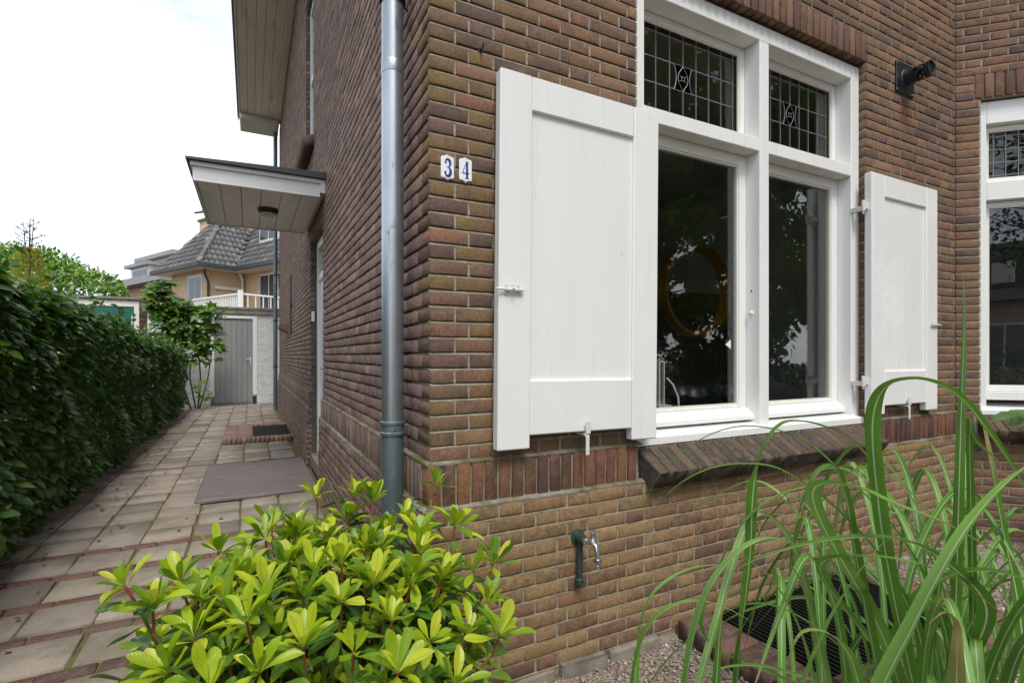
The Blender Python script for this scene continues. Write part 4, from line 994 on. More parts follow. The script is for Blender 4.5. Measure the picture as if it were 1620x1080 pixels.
LLA = [tpl_leaf(ELL, f, d) for f, d in ((.3, .2), (.1, .4), (.5, .1))]
LTR = [tpl_leaf([(0, .02), (.3, .26), (.65, .25), (1, .01)], f, d) for f, d in ((.3, .2), (.1, .4), (-.2, .2))]
def basis(p, ax, up, s, w=1.0):
    ax = Vector(ax).normalized(); up = Vector(up); y = up.cross(ax)
    y = y.normalized() if y.length > 1e-5 else ax.orthogonal().normalized(); z = ax.cross(y)
    return Matrix(((ax.x*s, y.x*s*w, z.x*s, p[0]), (ax.y*s, y.y*s*w, z.y*s, p[1]), (ax.z*s, y.z*s*w, z.z*s, p[2]), (0, 0, 0, 1)))
def rv(s=1.0): return Vector((random.gauss(0, s), random.gauss(0, s), random.gauss(0, s)))

# ---- skimmia shrub in front of the corner
random.seed(5)
SK = thing('evergreen_shrub', 'bright yellow green evergreen shrub with leaf rosettes in front of the house corner', 'shrub', (-.47, -.47, 0))
tips = []
hand = [(165, 905, 1.02), (275, 900, 1.15), (310, 925, 1.12), (345, 850, 1.35), (430, 805, 1.45), (455, 870, 1.3), (520, 830, 1.45), (500, 760, 1.6), (560, 760, 1.65), (590, 770, 1.6), (690, 745, 1.75), (640, 800, 1.6), (660, 830, 1.5), (720, 810, 1.6), (750, 880, 1.45), (780, 870, 1.5), (740, 980, 1.3), (790, 985, 1.25), (700, 890, 1.4), (600, 850, 1.45),
        (300, 985, .98), (390, 960, 1.05), (420, 915, 1.15), (480, 920, 1.2), (540, 930, 1.15), (250, 1040, .92), (330, 1065, .9), (480, 1000, 1.02), (560, 1010, 1.05), (620, 960, 1.15), (630, 1040, 1.02), (680, 990, 1.15), (720, 1060, 1.1), (540, 870, 1.3), (590, 900, 1.25), (370, 890, 1.25), (220, 940, 1.0), (410, 1040, .95), (650, 900, 1.3), (770, 930, 1.35)]
for x, y, d in hand: tips.append(at(x+max(0, 330-x)*.2, y+22, d*1.0))
CEN = Vector((-.47, -.47, .25))
for _ in range(190):
    a = random.uniform(0, 6.3); e = random.uniform(-.1, 1.3); d = Vector((math.cos(a)*math.cos(e)*.50, math.sin(a)*math.cos(e)*.42, .12+math.sin(e)*.54))
    p = Vector((-.47, -.45, .30))+d*random.uniform(.65, .98)
    if p.x > -.06 and p.y > -.12: continue
    tips.append(p)
young, old = [], []; stems = MB(); reds = MB()
for p in tips:
    if p.x > -.05: p.y = min(p.y, -.12)
    base = Vector((-.47+random.uniform(-.14, .14), -.45+random.uniform(-.12, .12), 0)); out = (p-CEN).normalized()
    ax = (out*.55+Vector((0, 0, .75))+rv(.12)).normalized()
    mid = base.lerp(p, .55)+Vector((0, 0, -.02))+rv(.025); k = p-ax*.05
    stems.tube([base, base.lerp(mid, .5)+rv(.012), mid, k], [.0065, .0055, .0045, .0035], 6, False); reds.tube([k, p], [.0030, .0026], 6)
    n = random.randint(9, 13); ph = random.uniform(0, 6.3); u = ax.orthogonal().normalized(); w = ax.cross(u); big = random.uniform(.78, 1.05)
    for i in range(n):
        a = ph+i*2.4; sp = random.uniform(.25, .7) if i < n*.5 else random.uniform(.7, 1.3)
        if i >= n-1: sp = random.uniform(1.5, 1.9)
        r = u*math.cos(a)+w*math.sin(a); d = (ax*math.cos(sp)+r*math.sin(sp)).normalized(); up = (ax*math.sin(sp)-r*math.cos(sp))
        s = random.uniform(.054, .090)*big*(1 if i < n*.5 else 1.05)
        young.append((random.choice(LSK), basis(p-ax*random.uniform(0, .012)+d*.004, d, up+rv(.12), s, random.uniform(.70, 1.0))))
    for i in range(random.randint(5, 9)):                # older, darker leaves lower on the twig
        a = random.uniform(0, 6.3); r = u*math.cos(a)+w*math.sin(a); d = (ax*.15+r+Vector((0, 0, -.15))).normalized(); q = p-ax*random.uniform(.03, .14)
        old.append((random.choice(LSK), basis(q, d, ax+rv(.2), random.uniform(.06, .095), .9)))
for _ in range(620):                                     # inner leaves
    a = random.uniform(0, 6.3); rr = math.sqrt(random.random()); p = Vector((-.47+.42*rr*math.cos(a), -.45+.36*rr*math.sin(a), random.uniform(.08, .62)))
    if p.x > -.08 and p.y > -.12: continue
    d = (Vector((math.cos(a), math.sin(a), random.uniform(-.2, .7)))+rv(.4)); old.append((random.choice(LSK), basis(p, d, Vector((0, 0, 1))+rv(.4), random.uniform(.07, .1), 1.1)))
stems.build('stem', MT['stem'], SK, smooth=True, kind='stuff'); reds.build('twig_tip', MT['stem_red'], SK, smooth=True, kind='stuff')
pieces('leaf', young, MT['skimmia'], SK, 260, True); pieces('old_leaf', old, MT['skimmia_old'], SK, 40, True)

# ---- clipped hornbeam-like hedge along the left of the path
random.seed(8)
HG = thing('hedge', 'long dense dark green leafy hedge along the left side of the path', 'hedge', (-2.6, 5.5, 0))
def hedge_top(y): return max(1.57, 1.97-.050*max(0, y-2))+.06*mnoise.noise((y*.8, 3, 0))
hl = []
for _ in range(44000):
    y = -1.2+13.2*random.random()**1.25; face = random.random()
    zt = hedge_top(y)
    if face < .72:
        z = random.uniform(.12, zt)
        x = -1.94+.13*mnoise.noise((0, y*1.3, z*1.6))+.05*mnoise.noise((5, y*4, z*4))-.10*max(0, (z-1.3))-abs(random.gauss(0, .10 if random.random() < .7 else .38)) - (.10 if z < .3 else 0)
        d = Vector((random.uniform(.3, 1), random.gauss(0, .65), random.uniform(-.65, .05))); up = Vector((.45, 0, 1))+rv(.22)
    else:
        x = random.uniform(-3.4, -1.95); z = zt+.10*mnoise.noise((x*2, y*2, 0))+.04*mnoise.noise((x*7, y*7, 0))-abs(random.gauss(0, .07))-(.12 if x > -2.05 else 0)
        d = Vector((random.gauss(.2, .7), random.gauss(-.1, .7), random.uniform(-.4, .25))); up = Vector((0, 0, 1))+rv(.3)
    hl.append((random.choice(LHE), basis((x, y, z), d, up, random.uniform(.055, .092)*(1.28 if y < 4 else 1.08), 1.0)))
for _ in range(420):                                     # loose shoots sticking out at the top
    y = random.uniform(-.5, 11.5); x = random.uniform(-2.5, -1.9); z = hedge_top(y)+random.uniform(-.02, .13)
    hl.append((random.choice(LHE), basis((x, y, z), rv(1), Vector((0, 0, 1))+rv(.5), random.uniform(.05, .08))))
pieces('leaf', hl, MT['hedge'], HG, 300, True)
mb = MB()
for _ in range(150):
    y = random.uniform(-1, 12); x = random.uniform(-2.8, -2.25); p = Vector((x, y, .05)); q = Vector((x+random.uniform(-.1, .35), y+random.uniform(-.4, .4), random.uniform(.8, 1.6)))
    mb.tube([p, p.lerp(q, .5)+rv(.04), q], [.014, .009, .004], 5, False)
mb.build('stem', MT['bark'], HG, kind='stuff')
# a few dry leaves on the path
dl = [(random.choice(LHE), basis((random.uniform(-1.8, -.1), random.uniform(.3, 9), .106), rv(1)*Vector((1, 1, .1)), Vector((0, 0, 1))+rv(.3), random.uniform(.03, .05))) for _ in range(16)]
dl += [(random.choice(LHE), basis((-.08-random.random()*.12, 6.3+random.random()*.3, .108), rv(1)*Vector((1, 1, .1)), Vector((0, 0, 1))+rv(.5), .07)) for _ in range(8)]
dl += [(random.choice(LHE), basis((-1.78+random.gauss(0, .14), random.uniform(.5, 11), .108), rv(1)*Vector((1, 1, .1)), Vector((0, 0, 1))+rv(.4), random.uniform(.02, .045))) for _ in range(150)]
MT['dry'] = plain('dry_leaf', (.17, .085, .035), .8, var=.4, nscale=4)
o = joined('fallen_leaves', dl, MT['dry'], None, True); tag(o, 'dry brown leaves scattered on the paved path', 'leaves', kind='stuff')

# ---- broad grass clump in the right foreground
random.seed(21)
GR = thing('ornamental_grass', 'tall ornamental grass with arching striped green blades in the right foreground', 'grass', (1.02, -1.3, 0))
def catmull(P, n):                                       # centripetal, so uneven spacing makes no kinks
    P = [2*P[0]-P[1]]+P+[2*P[-1]-P[-2]]; out = []
    for i in range(1, len(P)-2):
        a, b, c, d = P[i-1:i+3]; t0 = 0; t1 = t0+max((b-a).length, 1e-5)**.5; t2 = t1+max((c-b).length, 1e-5)**.5; t3 = t2+max((d-c).length, 1e-5)**.5
        m = max(3, min(14, int(n*(c-b).length/.12)+2)) if n > 3 else n
        for k in range(m):
            t = t1+(t2-t1)*k/m
            A1 = a*((t1-t)/(t1-t0))+b*((t-t0)/(t1-t0)); A2 = b*((t2-t)/(t2-t1))+c*((t-t1)/(t2-t1)); A3 = c*((t3-t)/(t3-t2))+d*((t-t2)/(t3-t2))
            B1 = A1*((t2-t)/(t2-t0))+A2*((t-t0)/(t2-t0)); B2 = A2*((t3-t)/(t3-t1))+A3*((t-t1)/(t3-t1))
            out.append(B1*((t2-t)/(t2-t1))+B2*((t-t1)/(t2-t1)))
    return out+[P[-2]]
def blade(ctrl, w, twist=0.0, n=7, name='blade', w0=.75):
    pts = catmull([Vector(p) for p in ctrl], n); m = len(pts); V, UV, F = [], [], []; side = None; acc = [0]
    for a, b in zip(pts, pts[1:]): acc.append(acc[-1]+(b-a).length)
    for i, p in enumerate(pts):
        d = (pts[min(i+1, m-1)]-pts[max(i-1, 0)]).normalized(); t = acc[i]/acc[-1]
        s = d.cross(Vector((0, 0, 1)))
        s = s.normalized() if s.length > .08 else (side or Vector((1, 0, 0)))
        if side is not None:
            if s.dot(side) < 0: s = -s
            s = (side*.75+s*.25).normalized()
        s = (s-d*s.dot(d)).normalized(); side = s; nn = s.cross(d)
        s2 = s*math.cos(twist*t)+nn*math.sin(twist*t); n2 = s2.cross(d)
        ww = w*.5*min(w0+t*1.2, 1)*max(.02, 1-max(0, (t-.6)/.4)**2)
        V += [p-s2*ww+n2*ww*.35, p, p+s2*ww+n2*ww*.35]; UV += [(0, t), (.5, t), (1, t)]
    for i in range(m-1):
        a = 3*i; F += [(a, a+1, a+4, a+3), (a+1, a+2, a+5, a+4)]
    b0 = pts[0]; t_ = Tpl([tuple(v-b0) for v in V], F, UV)
    me = raw_mesh(name, t_.V, t_.loops, t_.counts, t_.UV, MT['grass'], True)
    return place(bpy.data.objects.new(name, me), GR, b0)
def B(w, pts, tw=0.0):
    """pts: (x, y, distance) from the tip end to the foot; the foot runs on down to the ground"""
    P = [at(*p) for p in pts][::-1]; p0 = P[0]; d = p0-P[1]
    if pts[-1][1] > 1040:                               # runs on straight down to its own foot
        k = p0.z/max(-d.z, .25*d.length+1e-4); g = p0+d*k; h = Vector((g.x-p0.x, g.y-p0.y, 0)); h = h*min(1, .45/max(h.length, 1e-6)); P = [Vector((p0.x+h.x, p0.y+h.y, 0)), p0+Vector((h.x*.45, h.y*.45, -p0.z*.5))]+P
    else:
        g = Vector((1.02+random.gauss(0, .08), -1.28+random.gauss(0, .06), 0)); P = [g, g.lerp(p0, .55)+Vector((0, 0, .12))]+P
    blade(P, w*1.2, tw)
B(.023, [(1640, 800, .95), (1570, 690, .90), (1510, 622, .88), (1450, 600, .88), (1405, 610, .9), (1383, 650, .92), (1390, 800, .95), (1415, 950, .98), (1445, 1085, 1.0)])
B(.015, [(1524, 425, 1.02), (1525, 520, 1.0), (1521, 640, .98), (1517, 780, .98), (1513, 930, 1.0), (1508, 1085, 1.02)], .4)
B(.026, [(1660, 715, .56), (1590, 765, .53), (1530, 835, .51), (1480, 920, .50), (1440, 1000, .50), (1395, 1090, .50)], .3)
B(.018, [(1430, 845, .66), (1400, 857, .66), (1366, 897, .65), (1330, 950, .65), (1300, 1010, .66), (1270, 1085, .67)], .5)
B(.024, [(1152, 916, .80), (1175, 895, .80), (1234, 872, .80), (1298, 856, .82), (1370, 850, .84), (1440, 858, .86), (1510, 900, .9), (1560, 960, .95)])
B(.016, [(1156, 914, .80), (1147, 945, .80), (1140, 990, .80), (1133, 1085, .82)])
B(.020, [(1395, 765, 1.2), (1366, 714, 1.18), (1324, 684, 1.15), (1272, 667, 1.12), (1238, 671, 1.1), (1213, 700, 1.1), (1194, 760, 1.1), (1187, 875, 1.12), (1172, 1010, 1.15), (1165, 1085, 1.15)])
B(.012, [(1025, 845, 1.25), (1021, 803, 1.25), (1043, 752, 1.22), (1106, 697, 1.2), (1162, 676, 1.18), (1213, 677, 1.15), (1272, 697, 1.12), (1332, 748, 1.08), (1410, 830, 1.05), (1480, 950, 1.03)])
B(.015, [(1000, 893, 1.1), (1017, 841, 1.1), (1060, 778, 1.08), (1119, 743, 1.05), (1179, 734, 1.04), (1230, 741, 1.02), (1290, 778, 1.0), (1341, 824, 1.0), (1400, 893, 1.0), (1450, 990, 1.0)])
B(.026, [(1252, 862, 1.02), (1272, 790, 1.0), (1298, 743, 1.0), (1318, 737, 1.0), (1336, 778, 1.0), (1349, 850, 1.0), (1370, 970, 1.0), (1392, 1085, 1.0)])
B(.014, [(1390, 762, 1.15), (1341, 763, 1.13), (1272, 769, 1.1), (1221, 786, 1.1), (1179, 820, 1.1), (1140, 885, 1.12), (1110, 1000, 1.14)])
B(.022, [(1300, 905, .95), (1270, 868, .93), (1221, 852, .92), (1183, 863, .9), (1149, 893, .9), (1119, 939, .9), (1098, 1003, .9), (1085, 1085, .9)])
B(.014, [(1180, 905, 1.05), (1140, 893, 1.04), (1094, 897, 1.03), (1051, 918, 1.02), (1021, 952, 1.02), (1008, 1012, 1.02), (1004, 1085, 1.02)])
B(.016, [(1200, 990, 1.0), (1150, 962, 1.0), (1100, 950, 1.0), (1060, 960, 1.0), (1030, 985, 1.0), (1008, 1040, 1.0), (1000, 1090, 1.0)])
B(.034, [(1470, 985, .62), (1497, 968, .62), (1512, 985, .62), (1514, 1030, .62), (1513, 1090, .63)])
B(.026, [(1640, 905, .8), (1570, 870, .78), (1500, 830, .78), (1420, 800, .8), (1350, 770, .84), (1290, 770, .88)])
B(.013, [(1620, 770, 1.1), (1570, 720, 1.08), (1540, 690, 1.06), (1535, 660, 1.05)])
B(.026, [(1240, 1060, .62), (1270, 1000, .62), (1305, 1000, .62), (1340, 1030, .63), (1360, 1085, .64)])
B(.024, [(1550, 640, 1.15), (1566, 720, 1.12), (1585, 830, 1.1), (1610, 950, 1.08), (1625, 1080, 1.06)], .3)
B(.018, [(1625, 1010, .9), (1560, 950, .9), (1490, 905, .9), (1420, 885, .92), (1350, 880, .95), (1300, 890, .98)])
B(.028, [(1175, 880, 1.0), (1215, 910, .98), (1260, 985, .96), (1290, 1090, .95)])
B(.028, [(1225, 870, 1.02), (1255, 900, 1.0), (1280, 960, 1.0), (1310, 1090, 1.0)])
B(.016, [(1090, 1085, .85), (1130, 1060, .85), (1190, 1052, .86), (1250, 1065, .87), (1300, 1088, .88)])
root = Vector((1.02, -1.25, 0))
made = 0
for i in range(400):
    if made >= 84: break
    b = root+Vector((random.gauss(0, .24), random.gauss(0, .16), 0)); a = random.uniform(0, 6.3); d = Vector((math.cos(a), math.sin(a), 0)); d = (d+(b-root)*1.5+Vector((.15, .1, 0))).normalized()
    hz = random.uniform(.55, 1.12); rr = random.uniform(.35, .95); fall = random.uniform(.1, .75)
    P = [b, b+d*rr*.10+Vector((0, 0, hz*.45)), b+d*rr*.30+Vector((0, 0, hz*.86)), b+d*rr*.58+Vector((0, 0, hz)), b+d*rr*.86+Vector((0, 0, hz*(1-fall*.35)))+rv(.01), b+d*rr*1.1+Vector((0, 0, hz*(1-fall)))]
    if min((p-CAM).length for p in P) < .72: continue
    qs = [pj(p) for p in catmull(P, 3)]
    if any(k and k[0] < 1000 and k[1] < 1090 for k in qs) or any(k and k[1] < 690 for k in qs) or any(p.y > -.08 for p in P): continue
    blade(P, random.uniform(.011, .024), random.uniform(-.6, .6), 5); made += 1

# ---- leathery shrub by the bay window
RH = thing('broadleaf_shrub', 'small dark broad leaved shrub under the bay window at the right edge', 'shrub', (4.25, -.75, 0))
random.seed(4); rl = []; mb = MB()
for i in range(16):
    p = Vector((4.45+random.gauss(0, .14), -.75+random.gauss(0, .12), random.uniform(.25, .98))); b = Vector((4.4, -.75, 0)); mb.tube([b, b.lerp(p, .5)+rv(.05), p], [.008, .006, .003], 5, False)
    for k in range(7):
        d = rv(1); d.z = d.z*.3-.1; rl.append((random.choice(LLA), basis(p, d, Vector((0, 0, 1))+rv(.25), random.uniform(.08, .13), 1.25)))
for q in ((1590, 652), (1600, 665), (1575, 655)):
    p = at(q[0]+45, q[1], 3.35); rl.append((LLA[0], basis(p, (-.7, .4, -.05), (0, -.4, 1), .2, 1.3)))
mb.build('stem', MT['bark'], RH); pieces('leaf', rl, MT['hedge'], RH, 60, True)

# ---- fig against the shed
random.seed(9)
FG = thing('fig_plant', 'leggy fig plant with large lobed leaves in front of the white shed', 'plant', (-1.95, 12.4, .1))
def fig_leaf():
    R_ = [(0, .02), (20, .55), (35, .98), (52, .62), (68, .95), (85, .60), (90, .62)]
    pts = [(0, 0)]; L_ = [(-150, .42), (-120, .62), (-95, .82), (-75, .5), (-50, .95), (-28, .52), (0, 1.05), (28, .52), (50, .95), (75, .5), (95, .82), (120, .62), (150, .42)]
    V = [(0, 0, 0)]; UV = [(.5, 0)]
    for a, r in L_: V.append((r*math.cos(R(a)), r*math.sin(R(a)), -.18*r*r+random.uniform(-.04, .04))); UV.append((.5+.5*math.sin(R(a)), r))
    return Tpl(V, [(0, i, i+1) for i in range(1, len(L_))], UV)
LFG = [fig_leaf() for _ in range(4)]
fl = []; mb = MB()
br = [[(-1.75, 12.5, .1), (-1.70, 12.45, .9), (-1.78, 12.4, 1.6), (-2.0, 12.35, 2.2), (-2.1, 12.3, 2.75)], [(-1.72, 12.5, .1), (-1.55, 12.4, .8), (-1.45, 12.35, 1.5), (-1.35, 12.3, 2.1)], [(-1.8, 12.5, .1), (-1.9, 12.4, 1.1), (-1.6, 12.35, 1.9), (-1.35, 12.3, 2.5)], [(-1.9, 12.5, .1), (-2.2, 12.4, 1.3), (-2.4, 12.35, 2.2), (-2.6, 12.3, 2.85)], [(-2.0, 12.4, 1.8), (-2.5, 12.3, 2.4), (-2.45, 12.3, 3.1)]]
for P in br:
    P = catmull([Vector(p) for p in P], 5); mb.tube(P, [.022-.016*i/len(P) for i in range(len(P))], 6, False)
    for i, p in enumerate(P):
        if p.z < 1.25: continue
        for k in range(random.randint(1, 3)):
            d = rv(1); d.z = random.uniform(-.3, .4); q = p+d.normalized()*random.uniform(.08, .2); mb.tube([p, q], .004, 4, False)
            fl.append((random.choice(LFG), basis(q, d, Vector((.1, -.45, 1))+rv(.3), random.uniform(.13, .22) if p.z < 2.3 else random.uniform(.17, .27))))
for _ in range(150):
    p = Vector((random.triangular(-2.75, -1.35, -2.2), 12.3+random.uniform(-.2, .2), random.uniform(1.6, 2.6))); fl.append((random.choice(LFG), basis(p, rv(1), Vector((0, -.5, 1))+rv(.3), random.uniform(.13, .22))))
for _ in range(10):
    p = Vector((random.uniform(-1.75, -1.4), 12.2+random.uniform(-.2, .2), random.uniform(.35, .8))); fl.append((random.choice(LFG), basis(p, rv(1), Vector((0, -.5, 1))+rv(.3), random.uniform(.10, .16))))
mb.build('stem', MT['bark'], FG, smooth=True); pieces('leaf', fl, MT['fig'], FG, 200, True)

# ---- laurel and small conifer beyond the hedge
random.seed(13)
LA = thing('laurel_bush', 'big rounded bright green laurel bush beyond the dark hedge', 'bush', (-6.6, 17.2, 0))
ll = []
for _ in range(26000):
    a = random.uniform(0, 6.3); e = math.asin(random.uniform(-.1, 1)); n = Vector((math.cos(a)*math.cos(e), math.sin(a)*math.cos(e), math.sin(e)))
    if n.y > .45: continue
    lump = 1+.10*mnoise.noise(n*2.6)+.05*mnoise.noise(n*7); p = Vector((-6.49, 17.2, 1.4))+Vector((n.x*3.3, n.y*2.2, n.z*3.03))*lump*random.choice((random.uniform(.9, 1.0), random.uniform(.9, 1.0), random.uniform(.65, .9)))
    if p.x > -5.0 and p.y < 17.1 and p.z < 3.2: continue
    ll.append((random.choice(LLA), basis(p, n*.5+rv(.7), n+Vector((0, 0, .6))+rv(.35), random.uniform(.10, .17), 1.2)))
for _ in range(4200):
    n = rv(1).normalized(); n.z = abs(n.z); p = Vector((-10.4, 17.2, 1.2))+Vector((n.x*2.75, n.y*1.6, n.z*2.9))*random.uniform(.88, 1); ll.append((random.choice(LLA), basis(p, n*.5+rv(.7), n+Vector((0, 0, .6))+rv(.35), random.uniform(.10, .17), 1.2)))
pieces('leaf', ll, MT['laurel'], LA, 200, True)
mb = MB()
for _ in range(26): a = random.uniform(0, 6.3); mb.tube([(-6.8+.2*math.cos(a), 17.2+.2*math.sin(a), 0), (-6.8+math.cos(a), 17.2+.8*math.sin(a), 1.6), (-6.8+2.0*math.cos(a), 17.2+1.5*math.sin(a), 3.0)], [.06, .04, .012], 6, False)
mb.build('stem', MT['bark'], LA)
CO = thing('small_conifer', 'slender yellowish conifer with a thin bare tip in front of the laurel', 'conifer', (-4.1, 9.95, 0))
mb = MB(); mb.tube([(-4.1, 9.95, 0), (-4.1, 9.95, 2.2), (-4.08, 9.95, 3.8)], [.05, .03, .006], 7); mb.build('trunk', MT['bark'], CO)
cl, ct = [], []
for _ in range(4200):
    z = random.uniform(1.2, 3.25); r = .52*(1-(z-1.2)/2.35)**.75*math.sqrt(random.uniform(.2, 1)); a = random.uniform(0, 6.3)
    if random.random() < .35: r *= 1.15
    cl.append((LTR[0], basis((-4.1+r*math.cos(a), 9.95+r*math.sin(a), z), (math.cos(a), math.sin(a), random.uniform(.2, 1.1)), rv(1), random.uniform(.04, .09), .55)))
mb = MB()
for k, (dx, top) in enumerate(((-.07, 3.74), (.07, 3.84))):
    c0 = Vector((-4.1+dx*.3, 9.95, 2.9)); c1 = Vector((-4.1+dx, 9.95, top)); mb.tube([c0, c1], [.014, .004], 5)
    for q in range(15):
        s_ = c0.lerp(c1, .15+.8*q/15); a = q*2.4; ln = .26*(1-q/19); e = s_+Vector((math.cos(a)*ln, math.sin(a)*ln, ln*.55)); mb.tube([s_, e], [.006, .003], 4)
        for w_ in range(9):
            p = s_.lerp(e, random.uniform(.3, 1.05)); ct.append((LTR[1], basis(p, (math.cos(a)+random.gauss(0, .5), math.sin(a)+random.gauss(0, .5), .7), rv(1), random.uniform(.03, .06), .55)))
mb.build('tip_twigs', MT['bark'], CO, kind='stuff')
o = joined('foliage', cl, MT['conifer'], CO); o['kind'] = 'stuff'; o = joined('tip_foliage', ct, MT['conifer_top'], CO); o['kind'] = 'stuff'

# ------------------------------------------------------------------ shed, garage, neighbours
SHED = thing('white_shed', 'low whitewashed brick shed with grey plank door at the end of the path', 'shed', (-1.2, 13.5, .1))
mb = MB(frame_local((0, 13.465, 0), (1, 0, 0), (0, 1, 0))); slab_wall(mb, -2.9, .6, -.05, 2.47, 0, .2, [(-1.555, -.47, -.05, 2.45)]); mb.M = Matrix.Identity(4); mb.box(-2.9, -2.7, 13.666, 17, -.05, 2.47); mb.build('wall', MT['white_brick'], SHED)
wb = []; k = 0; z = .12
while z < 2.44:
    u = -2.9+(.11 if k % 2 else 0)
    while u < .3:
        a, b = u, min(u+.21, .3)
        for c, d in ((a, min(b, -1.56)), (max(a, -.465), b)):
            if d-c > .03: wb.append((random.choice(TB['S']), Matrix.Translation(((c+d)/2, 13.459+random.uniform(-.002, .002), z+.026)) @ Matrix.Diagonal(((d-c)/.21, 1, 1, 1))))
        u += .217
    z += .060; k += 1
pieces('brick', wb, MT['white_brick'], SHED, 40)
mb = MB(); mb.box(-3.0, .35, 13.40, 17.2, 2.475, 2.60); mb.box(-3.02, .35, 13.38, 17.2, 2.602, 2.665); mb.build('roof', MT['concrete'], SHED, bevel=.006)
mb = MB(); mb.box(-1.56, -1.462, 13.43, 13.52, .31, 2.45); mb.box(-.568, -.465, 13.43, 13.52, .34, 2.45); mb.box(-1.462, -.568, 13.431, 13.52, 2.365, 2.449); fr = mb.build('door_frame', MT['white'], SHED, bevel=.004)
mb = MB(); mb.box(-1.46, -.57, 13.50, 13.53, .13, 2.364); dr = mb.build('door', MT['grey_paint'], SHED)
for i in range(7):
    x = -1.459+.1271*i; mb = MB(); mb.box(x+.002, x+.1255, 13.472, 13.4995, .14, 2.362); mb.build('plank', MT['grey_paint'], dr, bevel=.005)
mb = MB(); mb.box(-.640, -.600, 13.462, 13.4715, 1.15, 1.34); mb.tube([(-.62, 13.47, 1.29), (-.62, 13.42, 1.29), (-.72, 13.42, 1.29)], .010, 8); mb.build('handle', MT['white_metal'], dr)
mb = MB(); mb.box(-1.5, -.55, 13.42, 13.47, .07, .128); mb.build('threshold', MT['concrete'], SHED, bevel=.004)
GA = thing('garage', 'flat roofed garage with white frame and green door behind the hedge', 'garage', (-3.9, 15.5, 0))
mb = MB(); mb.box(-4.9, -3.23, 14.56, 17, 0, 2.84); mb.box(-3.34, -3.23, 14.5, 14.559, 0, 2.80); mb.box(-4.9, -3.34, 14.5, 14.559, 2.66, 2.80); mb.build('wall', MT['cream'], GA, bevel=.003)
mb = MB(); mb.box(-4.95, -3.2, 14.44, 17.05, 2.845, 2.90); mb.build('roof', MT['concrete'], GA)
mb = MB(); mb.box(-4.85, -3.341, 14.52, 14.558, .05, 2.655); gd = mb.build('door', MT['green_door'], GA)
mb = MB()
for i in range(5): mb.box(-3.40, -3.365, 14.515, 14.5195, 2.2+.05*i, 2.23+.05*i)
mb.build('vent', MT['enamel'], gd)
PI_ = thing('brick_pillar', 'dark brown brick pillar between garage and fig plant', 'pillar', (-3.03, 14.4, 0))
mb = MB(); mb.box(-3.185, -2.875, 14.315, 14.6, 0, 2.885); mb.build('core', MT['mortar_dark'], PI_)
pb = []
for k in range(46):
    z = .03+.062*k
    for a, b in (((-3.19, -3.095), (-3.085, -2.87)) if k % 2 else ((-3.19, -2.975), (-2.965, -2.87))): pb.append((random.choice(TB['S' if b-a > .15 else 'H']), Matrix.Translation(((a+b)/2, 14.308, z)) @ Matrix.Diagonal(((b-a)/(.21 if b-a > .15 else .10), 1, 1, 1))))
pieces('brick', pb, MT['dark_brick'], PI_, 60)

# hip roofed neighbour
MT['far_roof'] = plain('far_roof_edge', (.30, .305, .31), .6, var=.15)
NB = thing('neighbour_house', 'yellow brick house with grey tiled hip roof and white dormer behind the shed', 'house', (0, 26, 0))
ax_a, ax_b = Vector((.88, .475, 0)), Vector((-.475, .88, 0)); P0 = Vector((-2.43, 21.41, 0)); EZ = 4.9
NM = Matrix(((ax_a.x, ax_b.x, 0, P0.x), (ax_a.y, ax_b.y, 0, P0.y), (0, 0, 1, 0), (0, 0, 0, 1)))
mb = MB(NM); slab_wall(mb, .55, 9, 0, EZ-.02, .55, .8, []); mb.box(.55, .8, .8, 3.7, 0, EZ-.02); mb.box(2.1, 2.35, -5, .549, 0, EZ-.02); mb.build('wall', MT['orange_brick'], NB)
mb = MB(NM); mb.box(.0, 9, .0, 4.2, EZ-.02, EZ+.03); mb.box(1.45, 9, -5.2, -.001, EZ-.02, EZ+.03); mb.build('soffit', MT['white'], NB)
mb = MB(NM); mb.box(-.1, -.001, -.1, 4.3, EZ-.02, EZ+.16); mb.box(-.001, 1.40, -.1, -.001, EZ-.02, EZ+.16); mb.box(1.34, 1.449, -5.3, -.101, EZ-.02, EZ+.16); mb.build('gutter', MT['roof_edge'], NB, bevel=.01)
SLP = 1.33
mb = MB(NM)
def rp_(a, b, z): return (a, b, z)
zr = lambda d: EZ+.10+SLP*d
mb.prism([(0, 0, zr(0)), (2.1, 2.1, zr(2.1)), (0, 4.2, zr(0))], (0, 0, -.06)); mb.prism([(0, 0, zr(0)), (1.45, 0, zr(0)), (3.55, 2.1, zr(2.1)), (2.1, 2.1, zr(2.1))], (0, 0, -.06)); mb.prism([(0, 4.2, zr(0)), (2.1, 2.1, zr(2.1)), (4.6, 2.1, zr(2.1)), (4.6, 4.2, zr(0))], (0, 0, -.06))
mb.prism([(1.45, 0, zr(0)), (1.45, -5.2, zr(0)), (4.6, -5.2, zr(3.15)), (4.6, 3.15, zr(3.15))], (0, 0, -.06)); mb.prism([(4.6, -5.2, zr(3.15)), (7.8, -5.2, zr(0)), (7.8, 9, zr(0)), (4.6, 9, zr(3.15))], (0, 0, -.06)); rf = mb.build('roof', MT['slate'], NB)
def pantile():
    V, F = [], []; pr = [(-.11, .0), (-.06, -.018), (0, -.008), (.045, .030), (.085, .036), (.12, .006)]
    for y, dz in ((-.02, .022), (.35, .0)):
        for x, z in pr: V.append((x, y, z+dz))
    for x, z in pr: V.append((x, -.02, z+.002))
    n = len(pr)
    for i in range(n-1): F += [(i, i+1, n+i+1, n+i), (2*n+i, 2*n+i+1, i+1, i)]
    return Tpl(V, F)
TP = pantile(); rt = []
